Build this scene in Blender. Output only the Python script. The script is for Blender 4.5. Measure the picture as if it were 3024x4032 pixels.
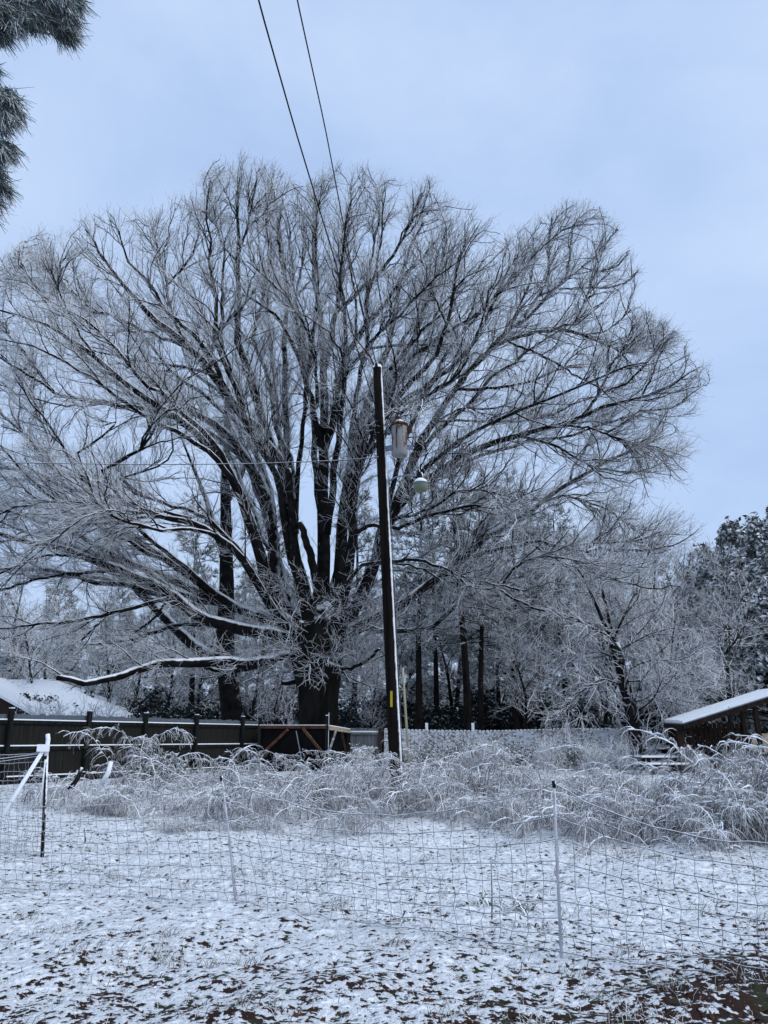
import bpy, math, random
import numpy as np
from mathutils import Vector
for o in list(bpy.data.objects): bpy.data.objects.remove(o)
scene = bpy.context.scene
C = scene.collection
R = math.radians
# ------------------------------------------------------------------ camera
TILT = R(16.4); FPX = 3028.0; EYE = 1.6
cam_d = bpy.data.cameras.new('camera'); cam = bpy.data.objects.new('camera', cam_d); C.objects.link(cam)
cam.location = (0, 0, EYE); cam.rotation_euler = (R(90)+TILT, 0, 0)
cam_d.sensor_fit = 'VERTICAL'; cam_d.sensor_height = 36; cam_d.lens = FPX/4032*36
cam_d.clip_end = 3000; cam_d.clip_start = 0.05
scene.camera = cam
# ------------------------------------------------------------------ world
SUN_EL, SUN_AZ = R(42), R(120)
w = bpy.data.worlds.new('World'); scene.world = w; w.use_nodes = True
nt = w.node_tree; nt.nodes.clear()
def N(nt, t, **kw):
    n = nt.nodes.new(t)
    for k, v in kw.items():
        if k[0] == '_': n.inputs[int(k[1:])].default_value = v
        else: setattr(n, k, v)
    return n
L = lambda nt, a, b: nt.links.new(a, b)
out = N(nt, 'ShaderNodeOutputWorld'); bg = N(nt, 'ShaderNodeBackground')
sky = N(nt, 'ShaderNodeTexSky', sky_type='NISHITA', sun_disc=False, sun_elevation=SUN_EL, sun_rotation=SUN_AZ,
        air_density=1.0, dust_density=3.0, ozone_density=2.0)
sc = N(nt, 'ShaderNodeVectorMath', operation='SCALE'); sc.inputs['Scale'].default_value = 0.10
L(nt, sky.outputs[0], sc.inputs[0])
tc = N(nt, 'ShaderNodeTexCoord'); mp = N(nt, 'ShaderNodeMapping'); mp.inputs['Scale'].default_value = (1.2, 1.2, 2.6)
mp.inputs['Location'].default_value = (3.1, 0.4, 1.7)
L(nt, tc.outputs['Generated'], mp.inputs[0])
nz = N(nt, 'ShaderNodeTexNoise'); nz.inputs['Scale'].default_value = 1.9; nz.inputs['Detail'].default_value = 6; nz.inputs['Roughness'].default_value = .56; nz.inputs['Distortion'].default_value = .4
L(nt, mp.outputs[0], nz.inputs['Vector'])
ramp = N(nt, 'ShaderNodeValToRGB'); L(nt, nz.outputs[0], ramp.inputs[0])
e = ramp.color_ramp.elements
e[0].position = .33; e[0].color = (.43, .58, .87, 1); e[1].position = .66; e[1].color = (.575, .725, .98, 1)
# overcast cloud brightens and whitens away from the blue-grey part of the sky ahead
mx = N(nt, 'ShaderNodeMix', data_type='RGBA'); mx.inputs[0].default_value = .86
L(nt, sc.outputs[0], mx.inputs[6]); L(nt, ramp.outputs[0], mx.inputs[7])
L(nt, mx.outputs[2], bg.inputs[0]); bg.inputs[1].default_value = 1.0; L(nt, bg.outputs[0], out.inputs[0])
# ------------------------------------------------------------------ sun (soft, overcast)
sl = bpy.data.lights.new('sun', 'SUN'); sl.energy = 1.4; sl.angle = R(40); sl.color = (1, .99, .97)
sun = bpy.data.objects.new('sun', sl); C.objects.link(sun)
sdir = Vector((math.sin(SUN_AZ)*math.cos(SUN_EL), math.cos(SUN_AZ)*math.cos(SUN_EL), math.sin(SUN_EL)))
sun.rotation_euler = sdir.to_track_quat('Z', 'Y').to_euler(); sun.location = (0, 0, 40)
vs = scene.view_settings; vs.view_transform = 'Standard'; vs.look = 'None'; vs.exposure = .17; vs.gamma = 1
# ------------------------------------------------------------------ projection helpers (photo pixels 3024x4032)
cT, sT = math.cos(TILT), math.sin(TILT)
def ray(fx, fy):
    a = (fx-1512)/FPX; b = -(fy-2016)/FPX
    return np.array([a, cT-b*sT, sT+b*cT])
def P(fx, fy, Y):
    d = ray(fx, fy); return np.array([0, 0, EYE]) + d*(Y/d[1])
def gz(x, y):
    s = np.clip((np.asarray(y, float)-10.5)/10, 0, 1); return .5*s*s*(3-2*s)
def G(fx, fy):
    d = ray(fx, fy); t = EYE/-d[2]
    for _ in range(12): t = (EYE-gz(d[0]*t, d[1]*t))/-d[2]
    return np.array([0, 0, EYE]) + d*t
def proj(p):
    p = np.asarray(p); q = p-np.array([0, 0, EYE])
    zc = q[..., 1]*cT+q[..., 2]*sT; yc = -q[..., 1]*sT+q[..., 2]*cT
    return np.stack([1512+FPX*q[..., 0]/zc, 2016-FPX*yc/zc], -1)
# ------------------------------------------------------------------ materials
def mat_base(name, rough=.8):
    m = bpy.data.materials.new(name); m.use_nodes = True; t = m.node_tree; t.nodes.clear()
    o = N(t, 'ShaderNodeOutputMaterial'); b = N(t, 'ShaderNodeBsdfPrincipled'); L(t, b.outputs[0], o.inputs[0])
    b.inputs['Roughness'].default_value = rough; b.inputs['Specular IOR Level'].default_value = .12
    return m, t, b
SNOW = (.86, .89, .92, 1)
def mixc(t, f, a, b):
    m = N(t, 'ShaderNodeMix', data_type='RGBA')
    for k, v in ((0, f), (6, a), (7, b)):
        if isinstance(v, (tuple, list, float, int)): m.inputs[k].default_value = v if not isinstance(v, (float, int)) else v
        else: L(t, v, m.inputs[k])
    return m.outputs[2]
def noise(t, scale, detail=3, rough=.55, vec=None, stretch=None):
    n = N(t, 'ShaderNodeTexNoise'); n.inputs['Scale'].default_value = scale; n.inputs['Detail'].default_value = detail; n.inputs['Roughness'].default_value = rough
    if vec is None:
        c = N(t, 'ShaderNodeTexCoord'); vec = c.outputs['Object']
    if stretch:
        mp = N(t, 'ShaderNodeMapping'); mp.inputs['Scale'].default_value = stretch; L(t, vec, mp.inputs[0]); vec = mp.outputs[0]
    L(t, vec, n.inputs['Vector']); return n.outputs[0]
def mrange(t, v, a, b, c=0, d=1, smooth=True):
    m = N(t, 'ShaderNodeMapRange', interpolation_type='SMOOTHSTEP' if smooth else 'LINEAR')
    L(t, v, m.inputs[0])
    for i, x in enumerate((a, b, c, d)): m.inputs[1+i].default_value = x
    return m.outputs[0]
def math2(t, op, a, b):
    m = N(t, 'ShaderNodeMath', operation=op)
    for i, v in enumerate((a, b)):
        if isinstance(v, (int, float)): m.inputs[i].default_value = v
        else: L(t, v, m.inputs[i])
    return m.outputs[0]
def snowmask(t, lo, hi, d=(.30, -.05, .95), nscale=3., namt=.5):
    g = N(t, 'ShaderNodeNewGeometry'); v = N(t, 'ShaderNodeVectorMath', operation='DOT_PRODUCT')
    L(t, g.outputs['Normal'], v.inputs[0]); v.inputs[1].default_value = d
    n = noise(t, nscale, 3); n = math2(t, 'SUBTRACT', n, .5); n = math2(t, 'MULTIPLY', n, namt*2)
    return mrange(t, math2(t, 'ADD', v.outputs['Value'], n), lo, hi)
def snowy(name, c1, c2, lo=.35, hi=.7, vscale=4., stretch=None, rough=.85, nscale=3., namt=.4, bump=0, bscale=20., d=(.30, -.05, .95), snow=SNOW, bstretch=None):
    m, t, b = mat_base(name, rough)
    col = mixc(t, mrange(t, noise(t, vscale, 4, .6, stretch=stretch), .35, .65), c1+(1,), c2+(1,))
    s = snowmask(t, lo, hi, d, nscale, namt)
    L(t, mixc(t, s, col, snow), b.inputs['Base Color'])
    b.inputs['Specular IOR Level'].default_value = .08
    if bump:
        bp = N(t, 'ShaderNodeBump'); bp.inputs['Strength'].default_value = bump; bp.inputs['Distance'].default_value = .03
        L(t, noise(t, bscale, 5, .65, stretch=bstretch), bp.inputs['Height']); L(t, bp.outputs[0], b.inputs['Normal'])
    return m
M = {}
M['bark'] = snowy('oak_bark', (.006, .0055, .005), (.018, .016, .014), .55, .8, 2.2, (1, 1, .35), bump=.9, bscale=9, bstretch=(1, 1, .25))
M['limb'] = snowy('limb_bark', (.006, .0055, .0055), (.018, .0165, .016), .44, .68, 3, bump=.5, bscale=14, namt=.28)
M['twig'] = snowy('frosted_twig', (.20, .203, .212), (.34, .343, .35), -.55, .25, 2, namt=.3, nscale=5)
M['twig2'] = snowy('snow_laden_twig', (.12, .12, .126), (.23, .23, .238), -.5, .1, 2, namt=.3, nscale=5)
M['brush'] = snowy('frosted_cane', (.12, .105, .10), (.27, .245, .24), .1, .6, 6, namt=.4, nscale=7)
M['cane'] = snowy('snowy_cane', (.10, .085, .08), (.2, .17, .16), -.1, .25, 6, namt=.3, nscale=6)
M['needle'] = snowy('frosted_pine_needles', (.032, .055, .048), (.085, .115, .11), -.45, .55, .9, namt=.8, nscale=2.2)
M['needle_near'] = snowy('near_pine_needles', (.04, .07, .065), (.15, .19, .185), .0, .9, 3, namt=.6, nscale=7)
M['pinebark'] = snowy('pine_bark', (.008, .007, .0065), (.022, .018, .017), .7, .95, 4, (1, 1, .3), bump=.6, bscale=8)
M['leaf'] = snowy('dusted_leaves', (.05, .065, .045), (.11, .12, .085), -.05, .7, 5, namt=.7, nscale=8)
M['snow'], t_, b_ = mat_base('snow', .9); b_.inputs['Base Color'].default_value = SNOW
bp = N(t_, 'ShaderNodeBump'); bp.inputs['Strength'].default_value = .35; bp.inputs['Distance'].default_value = .02
L(t_, noise(t_, 14, 4), bp.inputs['Height']); L(t_, bp.outputs[0], b_.inputs['Normal'])
M['oldwood'] = snowy('dark_weathered_wood', (.006, .0075, .007), (.018, .021, .020), .75, .92, 3, (6, 6, .4), namt=.12, bump=.4, bscale=30, bstretch=(3, 3, .15))
M['fencetop'] = snowy('frosted_board_top', (.05, .06, .07), (.12, .135, .15), .6, .9, 5, (6, 6, .4), namt=.3)
M['greywood'] = snowy('grey_weathered_wood', (.10, .105, .11), (.19, .19, .195), .6, .9, 4, (5, 5, .4), namt=.3, nscale=6)
M['brownwood'] = snowy('brown_wood', (.026, .018, .015), (.06, .04, .032), .7, .92, 5, (5, 5, .5), namt=.15)
M['redwood'] = snowy('rusty_brown_timber', (.05, .024, .016), (.10, .048, .03), .75, .95, 6, namt=.15)
M['shedwood'] = snowy('dark_shed_wood', (.010, .007, .006), (.03, .02, .016), .7, .92, 5, (5, 5, .5), namt=.15)
M['tarp'] = snowy('black_sheet', (.0015, .0015, .002), (.004, .004, .005), .8, .97, 4, namt=.1, rough=.6)
M['paleply'] = snowy('pale_board', (.30, .25, .18), (.42, .36, .27), .8, .97, 5, namt=.3)
M['polewood'] = snowy('utility_pole_wood', (.004, .003, .003), (.012, .009, .008), .68, .92, 3, (4, 4, .3), d=(.97, -.10, .2), namt=.14, nscale=9, bump=.4, bscale=25, bstretch=(2, 2, .1))
M['blackmetal'] = snowy('black_metal', (.01, .01, .011), (.02, .02, .02), .6, .85, 9, d=(.8, -.2, .55), namt=.4, nscale=16, rough=.5)
M['greymetal'] = snowy('galvanised_metal', (.16, .19, .24), (.22, .25, .30), .6, .8, 9, rough=.5, namt=.2)
M['whitepost'] = snowy('white_plastic_post', (.42, .42, .47), (.55, .55, .6), .5, .9, 12, namt=.4, rough=.5)
M['net'] = snowy('frosted_netting_string', (.20, .21, .225), (.34, .35, .37), .3, 1.0, 30, namt=.4, nscale=20)
M['cable'] = snowy('black_cable', (.008, .008, .01), (.014, .014, .016), .7, .95, 9, namt=.1, rough=.5)
M['cablefrost'] = snowy('frosted_cable', (.03, .03, .035), (.06, .06, .065), .2, .6, 9, namt=.3)
M['yellow'], _t, _b = mat_base('yellow_plate', .5); _b.inputs['Base Color'].default_value = (.42, .33, .03, 1)
M['guard'] = snowy('pale_yellow_guard', (.36, .33, .22), (.46, .42, .28), .6, .95, 4, (1, 1, .3), namt=.3, rough=.5)
M['shade'], _t, _b = mat_base('milky_lamp_shade', .35); _b.inputs['Base Color'].default_value = (.16, .19, .13, 1)
# transformer: grey paint eaten by rust
m, t, b = mat_base('rusty_grey_paint', .6); M['rustpaint'] = m
rm = mrange(t, noise(t, 5.5, 5, .65, stretch=(1, 1, .45)), .55, .63)
pc = mixc(t, noise(t, 3, 3), (.22, .22, .22, 1), (.34, .335, .33, 1))
rc = mixc(t, noise(t, 22, 3), (.07, .032, .02, 1), (.16, .08, .05, 1))
L(t, mixc(t, rm, pc, rc), b.inputs['Base Color'])
M['rust'] = snowy('rusty_rim', (.04, .02, .014), (.11, .055, .035), .6, .85, 12, namt=.2)
# frosted board fence: brown-grey boards with wind-driven snow flecks
m, t, b = mat_base('snow_flecked_boards', .85); M['fleck'] = m
c = mixc(t, mrange(t, noise(t, 1.1, 4, .6), .42, .62), (.12, .115, .105, 1), (.20, .145, .105, 1))
f = mrange(t, math2(t, 'ADD', noise(t, 9, 5, .7, stretch=(1, 1, 1.6)), math2(t, 'MULTIPLY', noise(t, .8, 2), .25)), .50, .68)
L(t, mixc(t, f, c, (.66, .69, .73, 1)), b.inputs['Base Color'])
# dark leaves
M['deadleaf'] = snowy('brown_leaf', (.05, .022, .014), (.11, .05, .03), .93, 1.05, 3, namt=.2)
M['redleaf'] = snowy('dull_red_leaf', (.06, .015, .018), (.10, .03, .03), .6, 1.0, 3, namt=.4)
M['grass'] = snowy('wet_grass', (.06, .062, .04), (.16, .15, .11), .1, .9, 6, namt=.5)
# ground
m, t, b = mat_base('snow_over_leaf_litter', .9); M['ground'] = m
geo = N(t, 'ShaderNodeNewGeometry'); sx = N(t, 'ShaderNodeSeparateXYZ'); L(t, geo.outputs['Position'], sx.inputs[0])
X, Y = sx.outputs[0], sx.outputs[1]
pos = geo.outputs['Position']
n1 = noise(t, 12.5, 5, .62, vec=pos); n2 = noise(t, 1.6, 3, .5, vec=pos); n3 = noise(t, 24, 3, .6, vec=pos)
nearf = mrange(t, Y, 8.6, 4.6)                                       # thinner snow towards the trodden yard
rightf = math2(t, 'MULTIPLY', mrange(t, math2(t, 'SUBTRACT', X, math2(t, 'MULTIPLY', math2(t, 'SUBTRACT', Y, 5.2), .9)), .1, 2.6), mrange(t, Y, 9.0, 6.6))
h = math2(t, 'ADD', math2(t, 'MULTIPLY', n1, .72), math2(t, 'ADD', math2(t, 'MULTIPLY', n2, .17), math2(t, 'MULTIPLY', n3, .27)))
h = math2(t, 'ADD', h, math2(t, 'ADD', math2(t, "MULTIPLY", nearf, .055), math2(t, 'MULTIPLY', rightf, .095)))
mask = mrange(t, h, .633, .672)
soil = mixc(t, noise(t, 5, 4, .6, vec=pos), (.010, .008, .007, 1), (.052, .022, .016, 1))
soil = mixc(t, mrange(t, noise(t, 3.1, 3, vec=pos), .52, .62), soil, (.03, .035, .018, 1))
L(t, mixc(t, mask, SNOW, soil), b.inputs['Base Color'])
bp = N(t, 'ShaderNodeBump'); bp.inputs['Strength'].default_value = .75; bp.inputs['Distance'].default_value = .05; bp.invert = True
hh = math2(t, 'ADD', math2(t, 'MULTIPLY', mrange(t, h, .50, .68), .8), math2(t, 'MULTIPLY', noise(t, 45, 3, vec=pos), .25))
L(t, hh, bp.inputs['Height']); L(t, bp.outputs[0], b.inputs['Normal'])
# ------------------------------------------------------------------ mesh helpers
def make_mesh(name, V, F, smooth=True):
    """V (n,3) array, F list of (m,k) int arrays"""
    me = bpy.data.meshes.new(name); V = np.asarray(V, np.float32)
    F = [np.asarray(f, np.int32) for f in F if len(f)]
    me.vertices.add(len(V)); me.vertices.foreach_set('co', V.ravel())
    loops = np.concatenate([f.ravel() for f in F]); tot = np.concatenate([np.full(len(f), f.shape[1], np.int32) for f in F])
    st = np.concatenate([[0], np.cumsum(tot)[:-1]]).astype(np.int32)
    me.loops.add(len(loops)); me.loops.foreach_set('vertex_index', loops)
    me.polygons.add(len(tot)); me.polygons.foreach_set('loop_start', st)
    me.update(calc_edges=True)
    if smooth: me.shade_smooth()
    else: me.shade_flat()
    return me
def tubes(PT, RD, S=4, cap=False):
    """PT (n,k,3) RD (n,k) -> V, F"""
    PT = np.asarray(PT, float); RD = np.asarray(RD, float); n, k, _ = PT.shape
    T = np.gradient(PT, axis=1); T /= np.linalg.norm(T, axis=2, keepdims=True)+1e-9
    m = PT[:, -1]-PT[:, 0]; m /= np.linalg.norm(m, axis=1, keepdims=True)+1e-9
    ref = np.where(np.abs(m[:, 2:3]) > .75, np.array([[1., .13, 0]]), np.array([[0., .1, 1.]]))[:, None, :]
    U = np.cross(T, ref); U /= np.linalg.norm(U, axis=2, keepdims=True)+1e-9; W = np.cross(T, U)
    a = np.arange(S)*2*np.pi/S
    V = PT[:, :, None, :] + RD[:, :, None, None]*(np.cos(a)[None, None, :, None]*U[:, :, None, :]+np.sin(a)[None, None, :, None]*W[:, :, None, :])
    base = (np.arange(n)*k*S)[:, None, None]; i = np.arange(k-1)[None, :, None]*S; s = np.arange(S)[None, None, :]; s2 = (s+1) % S
    F = np.stack([base+i+s, base+i+s2, base+i+S+s2, base+i+S+s], -1).reshape(-1, 4)
    Fs = [F]
    if cap:
        b0 = (np.arange(n)*k*S)[:, None]
        Fs.append(b0+(np.arange(S)[::-1])[None, :]); Fs.append(b0+(k-1)*S+np.arange(S)[None, :])
    return V.reshape(-1, 3), Fs
class MB:
    def __init__(s): s.V = []; s.F = []; s.n = 0
    def add(s, V, Fs):
        V = np.asarray(V, float); s.V.append(V); s.F += [np.asarray(f)+s.n for f in Fs]; s.n += len(V); return s
    def box(s, c, size, rot=0, ax=None):
        h = np.array(size)/2.; v = np.array([[x, y, z] for x in (-1, 1) for y in (-1, 1) for z in (-1, 1)])*h
        if rot:
            cc, ss = math.cos(rot), math.sin(rot); v = np.stack([v[:, 0]*cc-v[:, 1]*ss, v[:, 0]*ss+v[:, 1]*cc, v[:, 2]], 1)
        return s.add(v+np.array(c), [np.array([[0, 1, 3, 2], [4, 6, 7, 5], [0, 4, 5, 1], [2, 3, 7, 6], [0, 2, 6, 4], [1, 5, 7, 3]])])
    def beam(s, a, b, wd, ht, up=(0, 0, 1)):
        a = np.array(a, float); b = np.array(b, float); t = b-a; t /= np.linalg.norm(t)
        u = np.cross(t, up); u /= np.linalg.norm(u)+1e-9; v = np.cross(u, t)
        q = [a+su*u*wd/2+sv*v*ht/2 for su, sv in ((-1, -1), (1, -1), (1, 1), (-1, 1))]+[b+su*u*wd/2+sv*v*ht/2 for su, sv in ((-1, -1), (1, -1), (1, 1), (-1, 1))]
        return s.add(q, [np.array([[0, 1, 2, 3][::-1], [4, 5, 6, 7], [0, 1, 5, 4], [1, 2, 6, 5], [2, 3, 7, 6], [3, 0, 4, 7]])])
    def tube(s, pts, r, S=8, cap=True):
        pts = np.array(pts, float); r = np.full(len(pts), r) if np.isscalar(r) else np.array(r, float)
        V, F = tubes(pts[None], r[None], S, cap); return s.add(V, F)
    def lathe(s, c, prof, S=24):
        c = np.array(c, float); k = len(prof); a = np.arange(S)*2*np.pi/S
        V = np.array([[c[0]+r*math.cos(x), c[1]+r*math.sin(x), c[2]+z] for r, z in prof for x in a])
        i = np.arange(k-1)[:, None]*S; q = np.arange(S)[None]; q2 = (q+1) % S
        return s.add(V, [np.stack([i+q, i+q2, i+S+q2, i+S+q], -1).reshape(-1, 4)])
    def obj(s, name, mat, parent=None, smooth=True):
        return link(name, make_mesh(name, np.concatenate(s.V), s.F, smooth), mat, parent)
def link(name, me, mat, parent=None):
    if mat is not None and not me.materials: me.materials.append(mat)
    o = bpy.data.objects.new(name, me); C.objects.link(o)
    if parent is not None:
        o.parent = parent
        o.matrix_parent_inverse = parent.matrix_basis.inverted()
    return o
def tag(o, label, cat, group=None, kind=None):
    if label: o['label'] = label
    if cat: o['category'] = cat
    if group: o['group'] = group
    if kind: o['kind'] = kind
    return o
def thing(name, label, cat, loc=(0, 0, 0), group=None):
    o = bpy.data.objects.new(name, None); C.objects.link(o); o.location = [float(x) for x in loc]; o.empty_display_size = .1
    return tag(o, label, cat, group)
def dup(root, label=None, loc=None, rz=0, scale=1, group=None):
    r = root.copy(); C.objects.link(r)
    if loc is not None: r.location = [float(x) for x in loc]
    r.rotation_euler = (0, 0, rz); r.scale = (scale,)*3 if np.isscalar(scale) else scale
    if label: r['label'] = label
    if group: r['group'] = group
    for ch in [x for x in bpy.data.objects if x.parent == root]:
        c = ch.copy(); C.objects.link(c); c.parent = r
    return r
# ------------------------------------------------------------------ growth
def resample(pts, K):
    pts = np.asarray(pts, float); s = np.concatenate([[0], np.cumsum(np.linalg.norm(np.diff(pts, axis=0), axis=1))])
    u = np.linspace(0, s[-1], K*3); q = np.stack([np.interp(u, s, pts[:, i]) for i in range(pts.shape[1])], 1)
    for _ in range(4): q[1:-1] = (q[:-2]+2*q[1:-1]+q[2:])/4
    s = np.concatenate([[0], np.cumsum(np.linalg.norm(np.diff(q[:, :3], axis=0), axis=1))]); u = np.linspace(0, s[-1], K)
    return np.stack([np.interp(u, s, q[:, i]) for i in range(q.shape[1])], 1)
def nrm(v): return v/(np.linalg.norm(v, axis=-1, keepdims=True)+1e-9)
def grow(rng, PT, RD, spacing, t0, t1, ang, ln, fall, K, wander, trop, rmax, rend, keep=None, rk=.62, radial=None, minlen=.0):
    """children of the branches PT (n,k,3): one every `spacing` metres between t0 and t1 of the parent"""
    n, k, _ = PT.shape
    length = np.linalg.norm(np.diff(PT, axis=1), axis=2).sum(1)
    cnt = np.floor(length*(t1-t0)/spacing+rng.random(n)).astype(int)
    idx = np.repeat(np.arange(n), cnt); m = len(idx)
    if m == 0: return np.zeros((0, K, 3)), np.zeros((0, K))
    t = t0+(t1-t0)*rng.random(m); f = t*(k-1); i0 = np.minimum(f.astype(int), k-2); fr = (f-i0)[:, None]
    p = PT[idx, i0]*(1-fr)+PT[idx, i0+1]*fr; T = nrm(PT[idx, i0+1]-PT[idx, i0]); rp = RD[idx, i0]*(1-fr[:, 0])+RD[idx, i0+1]*fr[:, 0]
    q = rng.normal(size=(m, 3)); q -= (q*T).sum(1, keepdims=True)*T; q = nrm(q)
    a = np.radians(ang[0]+(ang[1]-ang[0])*rng.random(m))[:, None]
    d = nrm(np.cos(a)*T+np.sin(a)*q)
    Ln = (ln[0]+(ln[1]-ln[0])*rng.random(m))*(1-fall*t)
    Ln = np.minimum(Ln, length[idx]*.9)
    r0 = np.minimum(rp*rk, rmax*(.6+.4*Ln/ln[1]))
    trop = np.asarray(trop, float)
    pts = np.zeros((m, K, 3)); pts[:, 0] = p; step = (Ln/(K-1))[:, None]
    for j in range(1, K):
        tv = trop if radial is None else trop+radial[1]*nrm(pts[:, j-1]-radial[0])
        d = nrm(d+wander*rng.normal(size=(m, 3))+tv/(K-1)); pts[:, j] = pts[:, j-1]+d*step
    if keep is not None:
        for _ in range(3):
            bad = ~keep(pts[:, -1]); pts[bad] = p[bad][:, None]+(pts[bad]-p[bad][:, None])*.6
        ok = keep(pts[:, -1]); pts, r0 = pts[ok], r0[ok]
    rad = r0[:, None]*(1-np.linspace(0, 1, K)[None]) + np.minimum(rend, r0)[:, None]*np.linspace(0, 1, K)[None]
    return pts, rad
def inpoly(xy, poly):
    x, y = xy[..., 0], xy[..., 1]; c = np.zeros(x.shape, bool); poly = np.asarray(poly, float); n = len(poly)
    for i in range(n):
        x1, y1 = poly[i]; x2, y2 = poly[(i+1) % n]
        hit = ((y1 > y) != (y2 > y)) & (x < (x2-x1)*(y-y1)/(y2-y1+1e-9)+x1); c ^= hit
    return c
# ================================================================== GROUND
def spread(lo, flo, fhi, hi, step, g=1.25):
    f = list(np.arange(flo, fhi+1e-6, step)); s = step; a = []
    x = fhi
    while x < hi: s *= g; x += s; a.append(x)
    s = step; x = flo; b = []
    while x > lo: s *= g; x -= s; b.append(x)
    return np.array(b[::-1]+f+a)
xs = spread(-500, -6, 6, 500, .06); ys = spread(-60, 4, 14, 900, .06)
gx, gy = np.meshgrid(xs, ys); rg = np.random.default_rng(3)
def lump(x, y):
    z = np.zeros_like(x)
    r2 = np.random.default_rng(5)
    for sc_, am in ((.35, .020), (.9, .02), (2.2, .012), (5, .007), (9, .005)):
        for _ in range(5):
            a = r2.random()*6.28; ph = r2.random()*6.28; z += am*np.sin((x*math.cos(a)+y*math.sin(a))*sc_*6.28/2+ph)*.6
    return z
fade = np.clip((60-gy)/40, 0, 1)*np.clip((40-np.abs(gx))/20, 0, 1)
zz = gz(gx, gy)+lump(gx, gy)*fade
ny, nx = gx.shape; I = np.arange(ny*nx).reshape(ny, nx)
F = np.stack([I[:-1, :-1], I[:-1, 1:], I[1:, 1:], I[1:, :-1]], -1).reshape(-1, 4)
g_ = link('ground', make_mesh('ground', np.stack([gx, gy, zz], -1).reshape(-1, 3), [F]), M['ground']); tag(g_, None, None, None, 'structure')
def gh(x, y): return float(gz(x, y)+lump(np.array([x], float), np.array([y], float))[0])
# ================================================================== THE BIG OAK
TILE = dict(A=(0, 800, .6028), B=(0, 1800, .6028), C=(800, 500, .6028), D=(800, 1500, .6028), E=(800, 2000, .4822), T=(1600, 700, .7233), G=(1400, 1700, .7836), H=(2200, 1800, .4973))
def trace(s):
    r = []
    for w_ in s.split():
        ox, oy, k = TILE[w_[0]]; a, b = w_[1:].split(','); r.append((ox+float(a)*k, oy+float(b)*k))
    return np.array(r)
OY = 31.0
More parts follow.
